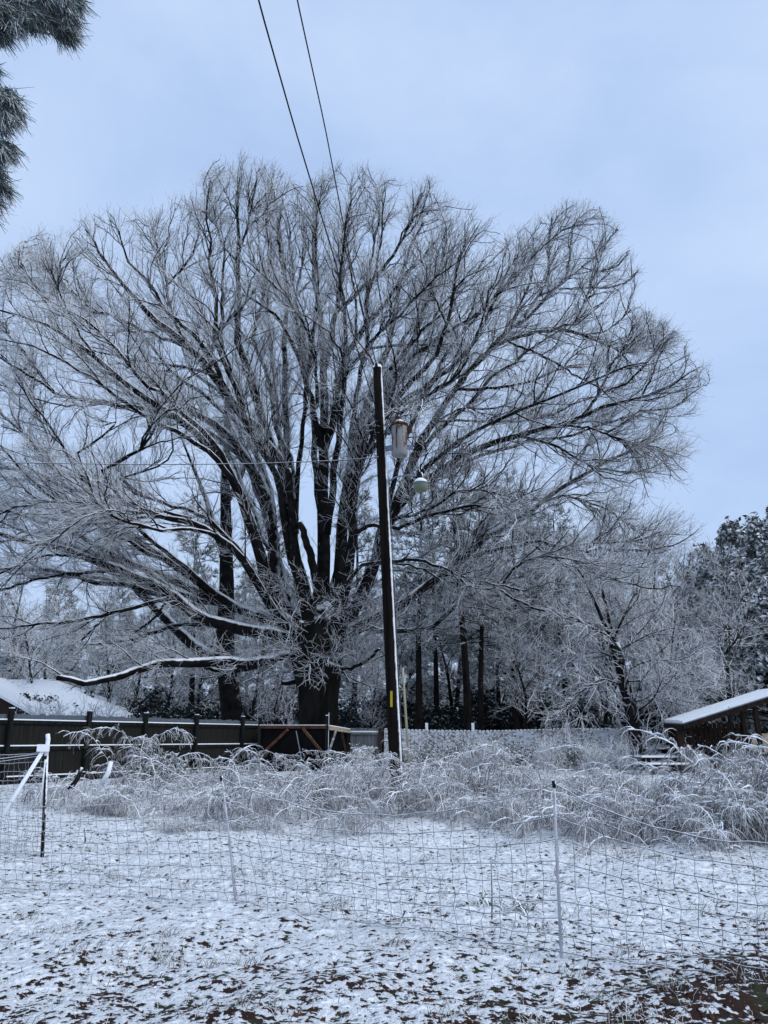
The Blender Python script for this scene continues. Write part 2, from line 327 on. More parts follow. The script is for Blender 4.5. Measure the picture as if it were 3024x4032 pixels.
# name: (points, start width, end width in photo px, depth slope, parent)
LIMBS = {
 'low_left': ('E800,1180 E680,1215 E540,1250 E350,1275 E150,1240 B1400,1330 B1200,1345 B1040,1335 B900,1390 B740,1440 B640,1475 B530,1490 B440,1440 B370,1440', 48, 21, -.55, 0),
 'low_left_under': ('E540,1255 E380,1305 E230,1340 E100,1325 B1430,1400 B1320,1370 B1200,1330 B1100,1300', 24, 8, .3, 'low_left'),
 'left_main': ('E830,1080 E700,1060 E415,1010 E200,960 B1400,1090 B1250,1000 B1100,890 B1000,820 B850,760 B700,700 B560,660 B400,600 B250,575 B0,500 B-200,440', 56, 16, -.18, 0),
 'left_upper': ('E880,960 E650,930 E415,873 E200,790 B1330,900 B1200,830 B1050,765 B900,710 B700,650 B550,610 B400,570 B200,500 B0,420', 48, 10, .25, 0),
 'l4': ('B1090,920 B950,960 B800,1000 B600,1050 B400,1080 B250,1090 B100,1115 B-100,1120', 18, 7, -.3, 'left_main'),
 'l4b': ('B720,1020 B620,1110 B560,1170 B530,1200', 8, 4, -.3, 'l4'),
 'l5': ('B1420,1100 B1250,1085 B1150,1095 B1000,1150 B850,1190 B700,1215 B550,1230', 18, 6, .2, 'left_main'),
 'l5b': ('B1080,950 B1030,1030 B960,1090 B880,1150', 11, 5, .2, 'left_main'),
 'l6': ('B800,750 B700,740 B600,750 B400,765 B250,800 B100,840 B0,870 B-150,920', 15, 6, .1, 'left_main'),
 'l6b': ('B560,660 B440,640 B300,640 B150,690 B0,760', 12, 5, -.3, 'left_main'),
 'peak': ('E900,1000 E840,750 D590,1200 D560,900 D545,700 D530,560 D430,390 D375,280 D355,150 D320,0 C245,1480 C210,1380 C230,1150 C235,950 C230,800 C230,500 C225,330', 62, 8, -.12, 0),
 'peak_fork': ('C225,880 C130,780 C90,650 C60,500', 12, 5, .3, 'peak'),
 'peak_fork2': ('C235,820 C290,650 C320,480 C350,350', 12, 5, -.3, 'peak'),
 'big_left': ('D500,530 D430,430 D330,290 D180,120 A1400,1130 A1350,1050 A1270,960 A1150,870 A1000,760 A880,620 A800,530 A700,400 A620,280 A560,170', 50, 7, -.3, 'peak'),
 'l9b': ('A1370,1080 A1370,980 A1430,860 A1450,750 A1450,600 A1460,450 A1470,250', 22, 6, .1, 'big_left'),
 'l9bb': ('A1430,850 A1520,730 A1600,660 A1640,500', 14, 5, -.2, 'l9b'),
 'l9c': ('A1390,1120 A1250,1080 A1050,1050 A900,1030 A780,1000 A600,960', 16, 5, -.3, 'big_left'),
 'l9d': ('A1200,900 A1130,750 A1100,600 A1090,500 A1050,400 A1020,220', 17, 6, .2, 'big_left'),
 'l9e': ('A1280,970 A1130,900 A950,840 A870,800 A760,740 A600,690 A450,560 A330,400', 16, 5, .4, 'big_left'),
 'l9f': ('A1100,530 A1180,440 A1260,330 A1300,200', 10, 4, .3, 'l9d'),
 'l10': ('E780,950 E620,800 D470,1250 D460,1000 D430,800 D370,640 A1500,1500 A1300,1390 A1150,1300 A1000,1200 A900,1100 A780,960 A660,820 A560,680 A420,540 A280,380', 52, 8, .3, 0),
 'l11': ('E760,980 E560,850 D440,1430 D370,1150 D300,930 D200,640 D73,438 A1250,1480 A1050,1330 A900,1240 A800,1150 A700,1060 A600,980 A500,900 A400,840 A300,790 A180,750 A0,700', 54, 8, -.35, 0),
 'l11b': ('A400,840 A330,700 A250,560 A160,430 A100,330', 10, 5, .2, 'l11'),
 'l11c': ('A620,990 A520,860 A450,720 A380,560 A330,420', 12, 5, -.2, 'l11'),
 'l13': ('A1180,1410 A950,1350 A750,1310 A450,1270 A330,1220 A200,1130 A100,1060 A0,1010 A-100,950', 20, 6, -.3, 'l11'),
 'l13b': ('A350,1230 A250,1090 A170,980 A60,860', 9, 4, .3, 'l13'),
 'l12': ('E780,1020 E600,900 D300,1230 B1550,620 B1420,520 B1330,450 B1200,410 B1050,390 B930,340 B800,280 B740,220 B640,80 A1000,1560 A960,1400', 38, 9, -.5, 0),
 'l12b': ('B930,340 B800,290 B650,210 B500,130 B420,100 B300,30 A330,1560 A250,1400 A220,1250', 18, 6, .2, 'l12'),
 'l12c': ('B1250,400 B1100,360 B900,355 B720,345 B560,310 B350,290 B150,320 B-50,380', 14, 5, -.2, 'l12'),
 'l12d': ('B1050,390 B870,400 B720,430 B560,440 B400,420 B250,380 B0,350', 13, 5, .4, 'l12'),
 'l14': ('E600,930 E415,873 B1400,900 B1250,780 B1100,680 B950,590 B800,480 B700,400 B600,320 B500,240 B400,150 B320,80 B280,0 A150,1500 A60,1420 A-60,1300', 40, 10, .05, 0),
 'l14b': ('B780,470 B640,420 B480,470 B300,480 B150,520 B0,560', 10, 4, -.3, 'l14'),
 'l14c': ('B420,150 B250,110 B100,80 B-60,60', 11, 5, .2, 'l14'),
 'l15': ('E860,980 E700,850 D560,1400 D500,1200 D440,1000 D380,800 D300,560 D240,300 D150,100 A1250,1100 A1180,920 A1100,800', 40, 8, .55, 0),
 'stub_mid': ('E860,950 E800,700 D600,1150 D580,950 D565,760 D560,650 D555,570', 44, 24, -.3, 0),
 'l17': ('E880,900 D620,1250 D590,1000 D560,800 D550,500 D540,100 C535,1500 C540,1300 C545,1000 C510,800 C480,550 C470,400', 42, 7, .3, 0),
 'l17b': ('C540,1250 C610,1080 C640,950 C660,750 C650,550', 12, 5, .3, 'l17'),
 'stub2': ('E950,950 D740,1300 D690,1100 D650,970 D630,920', 44, 26, -.4, 0),
 'centre': ('E960,1000 D780,1250 D785,1000 D785,700 D785,500 D790,430 D795,200 D790,100 C790,1600 C775,1400 C780,1280 C740,1100 C720,850 C725,600 C735,430', 62, 7, .1, 0),
 'c_left': ('D782,470 D745,330 D710,150 D690,50 C640,1540 C560,1370 C450,1200 C330,1130 C200,1090', 30, 8, -.3, 'centre'),
 'c_left2': ('C640,1530 C610,1250 C560,1050 C510,900 C490,650 C530,450', 19, 5, .2, 'c_left'),
 'c_up': ('C790,1560 C840,1380 C870,1200 C890,1050 C920,850 C950,600 C960,420', 28, 6, .25, 'centre'),
 'c_right': ('C870,1210 C960,1130 C1080,1020 C1200,900 C1300,750 C1370,560 C1430,430', 20, 5, -.2, 'c_up'),
 'c_right2': ('D790,450 D850,270 D870,100 C880,1620 C940,1500 C1020,1360 C1080,1270 C1160,1180 C1300,1000 C1420,860 C1540,720', 36, 7, -.45, 'centre'),
 'c_g': ('C1060,1300 C1075,1150 C1080,1050 C1100,850 C1150,600 C1150,450', 14, 5, .3, 'c_right2'),
 'c_h': ('C1000,1400 C1000,1200 C985,1050 C960,900', 12, 5, -.3, 'c_right2'),
 'c_i': ('C1010,1490 C1100,1440 C1280,1425 C1450,1420 C1620,1440', 13, 5, -.3, 'c_right2'),
 'l21': ('E1000,900 D880,1320 D890,1150 D915,900 D940,700 D960,520 D1010,320 D1070,150 D1120,20 C1200,1430 C1235,1300 C1260,1150 C1300,950 C1370,750 C1460,580', 56, 7, .2, 0),
 'l21b': ('D950,600 D1000,430 D1060,300 D1130,180 D1190,60 C1290,1400 C1400,1250 C1500,1100 C1580,950', 26, 7, .5, 'l21'),
 'l22': ('E1100,900 E1150,700 D960,1300 D970,1000 D985,720 D1040,470 D1130,310 D1220,160 T0,1130 T100,1040 T190,940 T230,760 T260,600 T290,420', 44, 7, -.45, 0),
 'l22b': ('D1100,350 D1200,190 T-60,1060 T0,1000 T120,900 T300,800 T470,660 T560,500 T600,400', 26, 6, .1, 'l22'),
 'l22c': ('D1130,310 D1230,170 T0,1205 T130,1120 T280,1010 T350,920 T420,800 T500,640 T600,500', 24, 6, -.2, 'l22'),
 'l22d': ('T220,800 T150,640 T100,480', 10, 4, .2, 'l22'),
 'l22e': ('T300,800 T250,620 T270,480 T330,330', 9, 4, .2, 'l22b'),
 'l23': ('D985,1000 D1080,945 D1170,945 G200,490 G400,410 G600,370 G750,390 G800,340', 18, 5, -.35, 'l22'),
 'l23b': ('D1170,945 G190,440 G320,410 G420,365 G500,300 G620,290 G760,320', 12, 4, -.6, 'l23'),
 'l24': ('E1080,1000 E1230,850 E1320,680 E1400,420 D1190,960 D1250,850 D1310,680 D1380,480 D1500,260 T130,1350 T200,1250 T280,1140 T350,1030 T440,940 T560,830 T700,720 T800,620 T880,540 T950,490', 46, 9, .15, 0),
 'l24b': ('T440,940 T560,880 T700,840 T830,820 T950,850 T1050,890 T1150,930 T1200,990', 20, 5, -.3, 'l24'),
 'l24c': ('T560,895 T700,950 T820,1010 T930,1080 T1050,1140', 12, 4, -.4, 'l24b'),
 'l24d': ('T275,1150 T400,1150 T550,1140 T700,1100 T850,1040 T920,960', 15, 5, .3, 'l24'),
 'l24e': ('T150,1325 T400,1320 T600,1330 T800,1290 T900,1230', 11, 4, -.4, 'l24'),
 'l24f': ('T830,605 T950,600 T1100,600 T1200,570 T1260,510', 9, 4, .2, 'l24'),
 'l24g': ('T865,560 T890,430 T900,300 T930,220', 11, 4, .2, 'l24'),
 'l24h': ('T640,760 T760,580 T780,500 T770,430 T780,300', 14, 5, -.3, 'l24'),
 'l24i': ('T950,490 T1020,440 T1100,340 T1150,280', 9, 4, -.2, 'l24'),
 'l24j': ('T560,830 T620,700 T680,560 T700,430 T690,330', 12, 4, .3, 'l24'),
 'l24k': ('T960,490 T1060,510 T1150,480 T1200,420', 7, 4, .2, 'l24'),
 'l24m': ('T160,1330 T300,1250 T420,1260 T560,1240 T700,1290', 9, 4, .4, 'l24'),
 'l24n': ('T880,830 T930,760 T960,700 T1000,600', 8, 4, .2, 'l24b'),
 'l24p': ('T950,855 T1080,840 T1150,790 T1220,720', 8, 4, -.2, 'l24b'),
 'l24q': ('T1050,890 T1160,900 T1270,880 T1360,850', 8, 4, .2, 'l24b'),
 'l25': ('E1200,900 G60,780 G120,600 G180,420 G280,310 G400,210 G520,130 T560,1410 T700,1370 T850,1340 T950,1300 T1100,1240 T1250,1200 T1400,1160 T1480,1100 T1540,1060', 42, 6, -.35, 0),
 'l25b': ('T590,1400 T720,1430 T820,1460 T900,1510 T990,1560 T1060,1620', 14, 5, -.2, 'l25'),
 'l25c': ('T960,1295 T1030,1200 T1080,1110 T1120,1010 T1200,900', 14, 5, .2, 'l25'),
 'l25d': ('T850,1350 T1000,1360 T1100,1400 T1200,1440 T1300,1450', 11, 5, .3, 'l25'),
 'l25e': ('T1080,1165 T1200,1120 T1300,1020 T1380,920', 10, 4, -.2, 'l25c'),
 'l25f': ('T1280,1190 T1330,1100 T1360,1000 T1420,900', 8, 4, .1, 'l25'),
 'l26': ('E1050,1080 E1300,950 E1570,808 G300,820 G400,740 G500,660 G600,570 G700,500 G850,420 G970,330 G1080,240 G1200,180 G1330,110 T1250,1480 T1400,1400', 42, 7, .25, 0),
 'l26b': ('G550,640 G700,590 G830,560 G920,550 G1050,580 G1180,600 G1300,595 G1500,590 G1600,570', 17, 6, -.3, 'l26'),
 'l26c': ('G950,345 G1050,320 G1150,350 G1250,380 G1350,450', 11, 4, .2, 'l26'),
 'l26d': ('G1080,240 G1090,180 G1150,100 G1190,0', 10, 4, .2, 'l26'),
 'l26e': ('G1200,180 G1320,200 G1450,200 G1550,150', 9, 4, -.2, 'l26'),
 'l26f': ('G1050,580 G1160,560 G1250,560 G1420,545 G1540,500', 8, 4, -.2, 'l26b'),
 'l27': ('E1050,1120 E1330,960 E1450,1000 G250,1000 G340,1000 G430,960 G450,920 G540,850 G620,800 G720,790 G850,860 G950,900', 24, 6, -.4, 0),
 'l27b': ('E1180,640 E1260,470 E1460,440 G300,640 G400,670 G500,710 G600,750 G720,770 G850,800', 16, 5, -.5, 'l22'),
 'l27c': ('G735,770 G780,700 G850,650 G950,625 G1080,640', 9, 4, -.3, 'l27b'),
 'l28': ('E820,1170 E900,1220 E1000,1262 E1090,1300 E1200,1310 E1300,1270 E1400,1190 E1440,1150', 20, 11, -.7, 0),
 'stub_low': ('E830,1400 E730,1420 E680,1432 E640,1425', 26, 18, -.2, 0),
 'stub_front': ('E780,1220 E745,1150 E770,1030 E800,930', 30, 22, -.9, 0),
}
def build_oak():
    rng = np.random.default_rng(11)
    fork = np.array([1265., 2400.])
    base = P(1255, 2870, OY); root = thing('oak_tree', 'huge spreading bare tree with black limbs and frosted twigs, behind the board fence and pole', 'tree', (base[0], OY, gz(0, OY)))
    # trunk
    prof = [(3060, 120, 1252), (2990, 92, 1252), (2900, 77, 1253), (2870, 74, 1253), (2800, 71, 1254), (2720, 76, 1252), (2650, 86, 1250), (2580, 98, 1246), (2520, 106, 1248), (2465, 94, 1255), (2415, 66, 1262), (2370, 30, 1268)]
    cen = np.array([P(x, y, OY) for y, h_, x in prof]); rad = np.array([h_/FPX*OY*1.02 for y, h_, x in prof])
    q = resample(np.c_[cen, rad], 26); S = 40; a = np.arange(S)*2*np.pi/S
    V = []
    for i, (x, y, z, r_) in enumerate(q):
        rr = r_*(1+.035*np.sin(a*5+z*.7)+.03*np.sin(a*9-z*1.3+1)+.025*np.sin(a*17+z*2))
        V.append(np.stack([x+rr*np.cos(a), y+rr*np.sin(a), np.full(S, z)], 1))
    V = np.concatenate(V); k = len(q); i = np.arange(k-1)[:, None]*S; s = np.arange(S)[None]; s2 = (s+1) % S
    link('trunk', make_mesh('trunk', V, [np.stack([i+s, i+s2, i+S+s2, i+S+s], -1).reshape(-1, 4), ((k-1)*S+np.arange(S))[None]]), M['bark'], root)
    # traced limbs
    K = 22; done = {}; PT = []; RD = []
    for name, (s_, w0, w1, kd, par) in LIMBS.items():
        px = trace(s_)
        d = np.concatenate([[0], np.cumsum(np.linalg.norm(np.diff(px, axis=0), axis=1))])
        wpx = w0+(max(w1, 8)-w0)*(d/d[-1])**1.15
        if par == 0: y0 = OY-.25*np.sign(-kd)*min(1, abs(kd)*2)*0
        else:
            pp, py = done[par]; j = np.argmin(((pp-px[0])**2).sum(1)); y0 = py[j]
        Y = y0+kd*.9*d*OY/FPX; Y = np.clip(Y, 23, 41)
        done[name] = (px, Y)
        p3 = np.array([P(a_, b_, c_) for (a_, b_), c_ in zip(px, Y)])
        q = resample(np.c_[p3, wpx/2*Y/FPX], K)
        ln = np.linalg.norm(np.diff(q[:, :3], axis=0), axis=1).sum()
        q[2:-1, :3] += rng.normal(size=(K-3, 3))*min(.04, ln*.004)
        stub = name.startswith('stub')
        mb = MB(); mb.tube(q[:, :3], q[:, 3], 10, cap=True)
        o = mb.obj('limb', M['limb'], root)
        if stub: o['label'] = 'broken off dead stub'
        else: PT.append(q[:, :3]); RD.append(q[:, 3])
        # companion limbs of the same fan, nearer or farther from the viewer
        if not stub and d[-1] > 750 and name not in ('low_left', 'low_left_under', 'l28', 'l26', 'l27'):
            for sg in ((-1, 1) if d[-1] > 1300 else (rng.choice([-1, 1]),)):
                u = d/d[-1]; tg = np.gradient(px, axis=0); tg /= np.linalg.norm(tg, axis=1, keepdims=True); nn = np.stack([-tg[:, 1], tg[:, 0]], 1)
                st = .10+.3*rng.random(); gr = np.clip((u-st)/(1-st), 0, 1)
                px2 = px+nn*(sg*(90+90*rng.random())*gr**.9)[:, None]+rng.normal(size=px.shape)*14*gr[:, None]
                Y2 = np.clip(Y+sg*(.25+.5*rng.random())*(1 if rng.random() > .5 else -1)*gr*d[-1]*OY/FPX*.6, 24.5, 41)
                m_ = u >= st*.9; 
                if m_.sum() < 4: continue
                q2 = resample(np.c_[np.array([P(a_, b_, c_) for (a_, b_), c_ in zip(px2[m_], Y2[m_])]), wpx[m_]*.62/2*Y2[m_]/FPX], K)
                q2[2:-1, :3] += rng.normal(size=(K-3, 3))*.035
                mb = MB(); mb.tube(q2[:, :3], q2[:, 3], 8, cap=True); mb.obj('limb', M['limb'], root); PT.append(q2[:, :3]); RD.append(q2[:, 3])
    PT = np.array(PT); RD = np.array(RD)
    D2F = 1/.5486
    poly = np.array([(-330, 1700), (-330, 700), (-150, 600), (0, 548), (40, 535), (100, 488), (160, 472), (230, 452), (290, 440), (340, 422), (405, 418), (425, 395), (450, 370), (485, 330), (530, 328), (560, 340), (590, 350), (620, 375), (645, 405), (680, 380), (700, 362), (750, 345), (790, 345), (815, 358), (835, 385), (875, 382), (930, 378), (955, 395), (970, 425), (1010, 432), (1060, 462), (1075, 490), (1100, 505), (1130, 475), (1180, 455), (1220, 432), (1275, 432), (1320, 465), (1345, 500), (1370, 560), (1388, 585), (1365, 625), (1370, 655), (1400, 665), (1440, 690), (1480, 735), (1500, 775), (1535, 800), (1515, 850), (1520, 890), (1520, 940), (1490, 1000), (1490, 1060), (1470, 1110), (1540, 1130), (1500, 1190), (1400, 1260), (1250, 1330), (1050, 1400), (860, 1500), (700, 1450), (500, 1450), (100, 1500)])*D2F
    keep = lambda p: inpoly(proj(p), poly)
    ctr = np.array([P(1265, 2420, OY)[0], OY, 2.5])
    parts = []
    # secondary, tertiary branches and twigs
    a2, r2 = grow(rng, PT, RD, .85, .25, 1.0, (18, 46), (1.6, 3.8), .45, 9, .15, (0, 0, .22), .04, .012, keep, .6, (ctr, .5))
    # even filling of the crown: side branches reaching from the limbs to points spread through the dome
    tgt = []
    while len(tgt) < 950:
        f_ = rng.random((4000, 2))*np.array([3400, 2100])+np.array([-560, 600]); f_ = f_[inpoly(f_, poly)]; f_ = f_[f_[:, 1] < 2330]
        rr0 = np.hypot((f_[:, 0]-1150)/1750, (f_[:, 1]-2250)/1650); f_ = f_[(rr0 > .3) & (rng.random(len(f_)) < .25+.75*rr0**1.5)]
        tgt += list(f_)
    tgt = np.array(tgt[:950]); rr0 = np.hypot((tgt[:, 0]-1150)/1750, (tgt[:, 1]-2250)/1650)
    dep = OY+(rng.random(len(tgt))*2-1)*9.5*np.sqrt(np.clip(1.08-rr0**2, .03, 1))
    tp = np.array([P(a_, b_, c_) for (a_, b_), c_ in zip(tgt, dep)])
    LP = PT[1:, 4:].reshape(-1, 3); LT = nrm(np.gradient(PT, axis=1))[1:, 4:].reshape(-1, 3); LR = RD[1:, 4:].reshape(-1)
    B = np.zeros((len(tp), 9, 3)); BR = np.zeros((len(tp), 9)); okb = np.zeros(len(tp), bool)
    for i, t_ in enumerate(tp):
        dv_ = t_-LP; ds_ = np.linalg.norm(dv_, axis=1); cs_ = (dv_*LT).sum(1)/(ds_+1e-6)
        cost = ds_*(1+2.2*np.clip(.85-cs_, 0, 2)); j = np.argmin(cost); D_ = ds_[j]
        if D_ > 6.5 or D_ < .6 or cs_[j] < .1: continue
        u = np.linspace(0, 1, 9)[:, None]; c_ = LP[j]+nrm(LT[j]+.25*rng.normal(size=3))*D_*.5
        B[i] = LP[j]*(1-u)**2+2*u*(1-u)*c_+t_*u**2; B[i, 1:-1] += rng.normal(size=(7, 3))*.055*min(1, D_/3)
        r0_ = min(LR[j]*.7, .012+.012*D_); BR[i] = np.linspace(r0_, .013, 9); okb[i] = True
    a2 = np.concatenate([a2, B[okb]]); r2 = np.concatenate([r2, BR[okb]])
    a3, r3 = grow(rng, np.concatenate([resample_batch(PT, 9), a2]), np.concatenate([resample_r(RD, 9), r2]), .27, .10, 1.0, (24, 54), (.8, 1.8), .35, 6, .16, (0, 0, .22), .0145, .0056, keep, .6, (ctr, .42))
    a4, r4 = grow(rng, np.concatenate([a3, resample_batch(a2, 6)]), np.concatenate([r3, resample_r(r2, 6)]), .145, .1, 1.0, (25, 60), (.3, .8), .25, 4, .2, (0, 0, .15), .0064, .0042, None, .7, (ctr, .15))
    # bristling epicormic shoots round the fork
    NS = 110; a = rng.random(NS)*6.28; z = 4.0+rng.random(NS)*3.4
    c = np.stack([np.interp(z, q_[:, 2], q_[:, 0]) for q_ in [np.array(cen)]][0:1], 0)[0]
    sp = np.stack([c+.75*np.cos(a), OY+.75*np.sin(a), z], 1); d = nrm(np.stack([np.cos(a), np.sin(a), rng.random(NS)*.5-.1], 1))
    e2 = np.zeros((NS, 7, 3)); e2[:, 0] = sp
    for j in range(1, 7): d = nrm(d+.22*rng.normal(size=d.shape)+np.array([0, 0, .03])); e2[:, j] = e2[:, j-1]+d*(.35+.25*rng.random((NS, 1)))
    er2 = np.linspace(.02, .008, 7)[None].repeat(NS, 0)
    e3, er3 = grow(rng, e2, er2, .20, .15, 1, (30, 70), (.5, 1.2), .3, 5, .2, (0, 0, .1), .010, .006)
    e4, er4 = grow(rng, e3, er3, .25, .15, 1, (30, 70), (.3, .6), .3, 4, .2, (0, 0, .1), .007, .0055)
    mb = MB()
    mb.add(*tubes(a2, r2, 6)); mb.obj('side_branches', M['limb'], root); mb = MB()
    for PP, RR, S in ((a3, r3, 4), (e2, er2, 5), (e3, er3, 4)): mb.add(*tubes(PP, RR, S))
    mb.obj('branches', M['limb2'], root)
    mb = MB()
    for PP, RR, S in ((a4, r4, 3), (e4, er4, 3)): mb.add(*tubes(PP, RR, S))
    mb.obj('twigs', M['twig'], root)
    print('oak', len(a2), len(a3), len(a4), len(e3))
    return root
def resample_batch(PT, K):
    n, k, _ = PT.shape; f = np.linspace(0, k-1, K); i = np.minimum(f.astype(int), k-2); fr = (f-i)[None, :, None]
    return PT[:, i]*(1-fr)+PT[:, i+1]*fr
def resample_r(RD, K):
    n, k = RD.shape; f = np.linspace(0, k-1, K); i = np.minimum(f.astype(int), k-2); fr = (f-i)[None, :]
    return RD[:, i]*(1-fr)+RD[:, i+1]*fr
M['limb2'] = snowy('branch_bark', (.016, .0155, .016), (.04, .039, .04), .12, .5, 3, namt=.3, nscale=4)
build_oak()
# ================================================================== OTHER BARE TREES
def traced_tree(name, label, limbs, Y0, seed, lv, twmat, group=None, cat='tree', barkmat=None):
    rng = np.random.default_rng(seed); done = {}; PT = []; RD = []; K = 16
    first = trace(limbs['trunk'][0])[0]; b = P(first[0], first[1], Y0)
    root = thing(name, label, cat, (b[0], Y0, gh(b[0], Y0)), group); bm_ = barkmat or M['limb']
    for nm, (s_, w0, w1, kd, par) in limbs.items():
        px = trace(s_); d = np.concatenate([[0], np.cumsum(np.linalg.norm(np.diff(px, axis=0), axis=1))])
        y0 = Y0
        if par: pp, py = done[par]; y0 = py[np.argmin(((pp-px[0])**2).sum(1))]
        Y = y0+kd*d*Y0/FPX; done[nm] = (px, Y); wp = w0+(w1-w0)*(d/d[-1])
        q = resample(np.c_[np.array([P(a_, c_, e_) for (a_, c_), e_ in zip(px, Y)]), wp/2*Y/FPX], K)
        mb = MB(); mb.tube(q[:, :3], q[:, 3], 10); mb.obj('trunk' if nm == 'trunk' else 'limb', bm_, root); PT.append(q[:, :3]); RD.append(q[:, 3])
    PT = np.array(PT); RD = np.array(RD)
    mb = MB(); mt = MB(); pp, rr = PT, RD
    for i, a in enumerate(lv):
        n_, r_ = grow(rng, pp, rr, *a)
        (mt if i else mb).add(*tubes(n_, r_, 5 if i == 0 else 3))
        pp, rr = (n_, r_) if i else (np.concatenate([resample_batch(PT, a[6]), n_]), np.concatenate([resample_r(RD, a[6]), r_]))
    mb.obj('branches', M['limb2'], root); mt.obj('twigs', twmat, root); return root
# grow(...) tail: spacing,t0,t1,ang,len,fall,K,wander,trop,rmax,rend
traced_tree('bare_tree', 'tall dark bare tree with one limb leaning left, behind the oak', {
 'trunk': ('E290,2150 E260,1850 E215,1500 E175,1200 E185,900 E195,600 D150,1150 D150,900 D140,600 D170,350 D150,100', 98, 22, 0, 0),
 'l1': ('B1400,1310 B1300,1260 B1200,1170 B1050,1020 B930,900 B820,800 B700,740 B560,640', 52, 14, .1, 'trunk'),
 'l2': ('B1000,960 B900,800 B780,620 B680,480 B600,380 B500,200', 28, 8, .1, 'l1'),
 'l3': ('D150,1150 D60,950 D30,800 D-50,600 D-150,350', 30, 8, .2, 'trunk'),
 'l4': ('D150,800 D260,600 D300,400 D330,200', 26, 8, .2, 'trunk')}, 38.0, 31,
 [(.9, .3, 1, (30, 60), (1.5, 3.2), .4, 8, .14, (0, 0, .2), .04, .012), (.4, .15, 1, (25, 60), (.7, 1.5), .3, 5, .2, (0, 0, .1), .016, .008), (.3, .1, 1, (25, 60), (.4, .9), .3, 4, .2, (0, 0, .05), .010, .008)], M['twig2'])
traced_tree('leaning_tree', 'leaning bare tree thick with snow-laden branches at the right end of the back fence', {
 'trunk': ('H640,2560 H612,2300 H600,2150 H560,1950 H520,1800 H490,1650 H440,1470', 50, 40, 0, 0),
 'l1': ('H450,1480 H390,1380 H330,1250 H220,1000 H130,850 H0,780 H-120,760', 18, 3, -.2, 'trunk'),
 'l2': ('H440,1470 H380,1200 H330,1000 H320,800 H330,600 H380,420', 16, 3, .3, 'trunk'),
 'l3': ('H500,1520 H600,1460 H720,1400 H900,1350 H1050,1380', 8, 3, -.3, 'trunk'),
 'l4': ('H560,1690 H620,1640 H760,1600 H950,1620 H1150,1680', 9, 3, -.2, 'trunk'),
 'l5': ('H600,2020 H700,1960 H760,1900 H790,1830 H830,1740', 7, 3, -.3, 'trunk'),
 'l6': ('H490,1800 H350,1750 H250,1800 H150,1880 H0,2050', 8, 3, -.2, 'trunk'),
 'l7': ('H400,1420 H250,1340 H100,1260 H-60,1240 H-220,1270', 9, 3, -.3, 'l1'),
 'l8': ('H520,1780 H700,1760 H900,1800 H1080,1850 H1250,1800', 8, 3, .2, 'trunk'),
 'l9': ('H470,1600 H330,1540 H180,1560 H40,1640', 8, 3, .3, 'trunk'),
 'l10': ('H560,1950 H720,1900 H900,1940 H1050,1980', 6, 3, -.2, 'trunk'),
 'l11': ('H430,1450 H520,1250 H600,1100 H700,1000 H820,980', 10, 3, .2, 'trunk')}, 29.5, 32,
 [(.24, .12, 1, (25, 60), (1.2, 2.8), .4, 7, .2, (0, 0, .02), .03, .013), (.2, .12, 1, (25, 58), (.6, 1.4), .3, 5, .24, (0, 0, .0), .015, .011), (.17, .1, 1, (25, 65), (.3, .7), .3, 4, .25, (0, 0, .0), .012, .010)], M['twig2'])
def bare_proto(name, seed, h, r0, lv, twmat, lean=.05):
    rng = np.random.default_rng(seed)
    K = 14; t = np.zeros((1, K, 3)); d = nrm(np.array([lean*rng.normal(), lean*rng.normal(), 1.]))
    for j in range(1, K): d = nrm(d+.07*rng.normal(size=3)+np.array([0, 0, .03])); t[0, j] = t[0, j-1]+d*h*.92/(K-1)
    tr = np.linspace(r0, .02, K)[None]
    root = thing(name, None, 'tree'); mb = MB(); mb.add(*tubes(t, tr, 9)); mb.obj('trunk', M['limb'], root)
    mb = MB(); mt = MB(); pp, rr = t, tr
    for i, a in enumerate(lv):
        n_, r_ = grow(rng, pp, rr, *a); (mt if i > 1 else mb).add(*tubes(n_, r_, 5 if i < 2 else 3)); pp, rr = n_, r_
    mb.obj('branches', M['limb2'], root); mt.obj('twigs', twmat, root); return root
LVA = [(.30, .22, 1, (35, 62), (2.0, 4.8), .55, 8, .13, (0, 0, .22), .06, .014), (.38, .15, 1, (28, 60), (1.0, 2.2), .4, 6, .18, (0, 0, .12), .028, .011), (.26, .12, 1, (25, 60), (.6, 1.2), .3, 5, .2, (0, 0, .06), .014, .010), (.28, .1, 1, (25, 65), (.4, .8), .3, 4, .22, (0, 0, .03), .011, .010)]
protoA = bare_proto('frosted_tree', 51, 11, .16, LVA, M['twig2']); protoB = bare_proto('frosted_tree', 52, 10, .13, LVA, M['twig2'], .12)
def place(proto, used, fx, Y, label, s=1, rz=0, group=None, fy=2950):
    b = P(fx, fy, Y); loc = (b[0], Y, gh(b[0], Y)-.05)
    if proto.name not in used:
        used.add(proto.name); proto.location = loc; proto.rotation_euler = (0, 0, rz); proto.scale = (s,)*3 if np.isscalar(s) else s; tag(proto, label, None, group); return proto
    return dup(proto, label, loc, rz, s, group)
used = set()
gl = 'frosted bare trees beyond the fences'
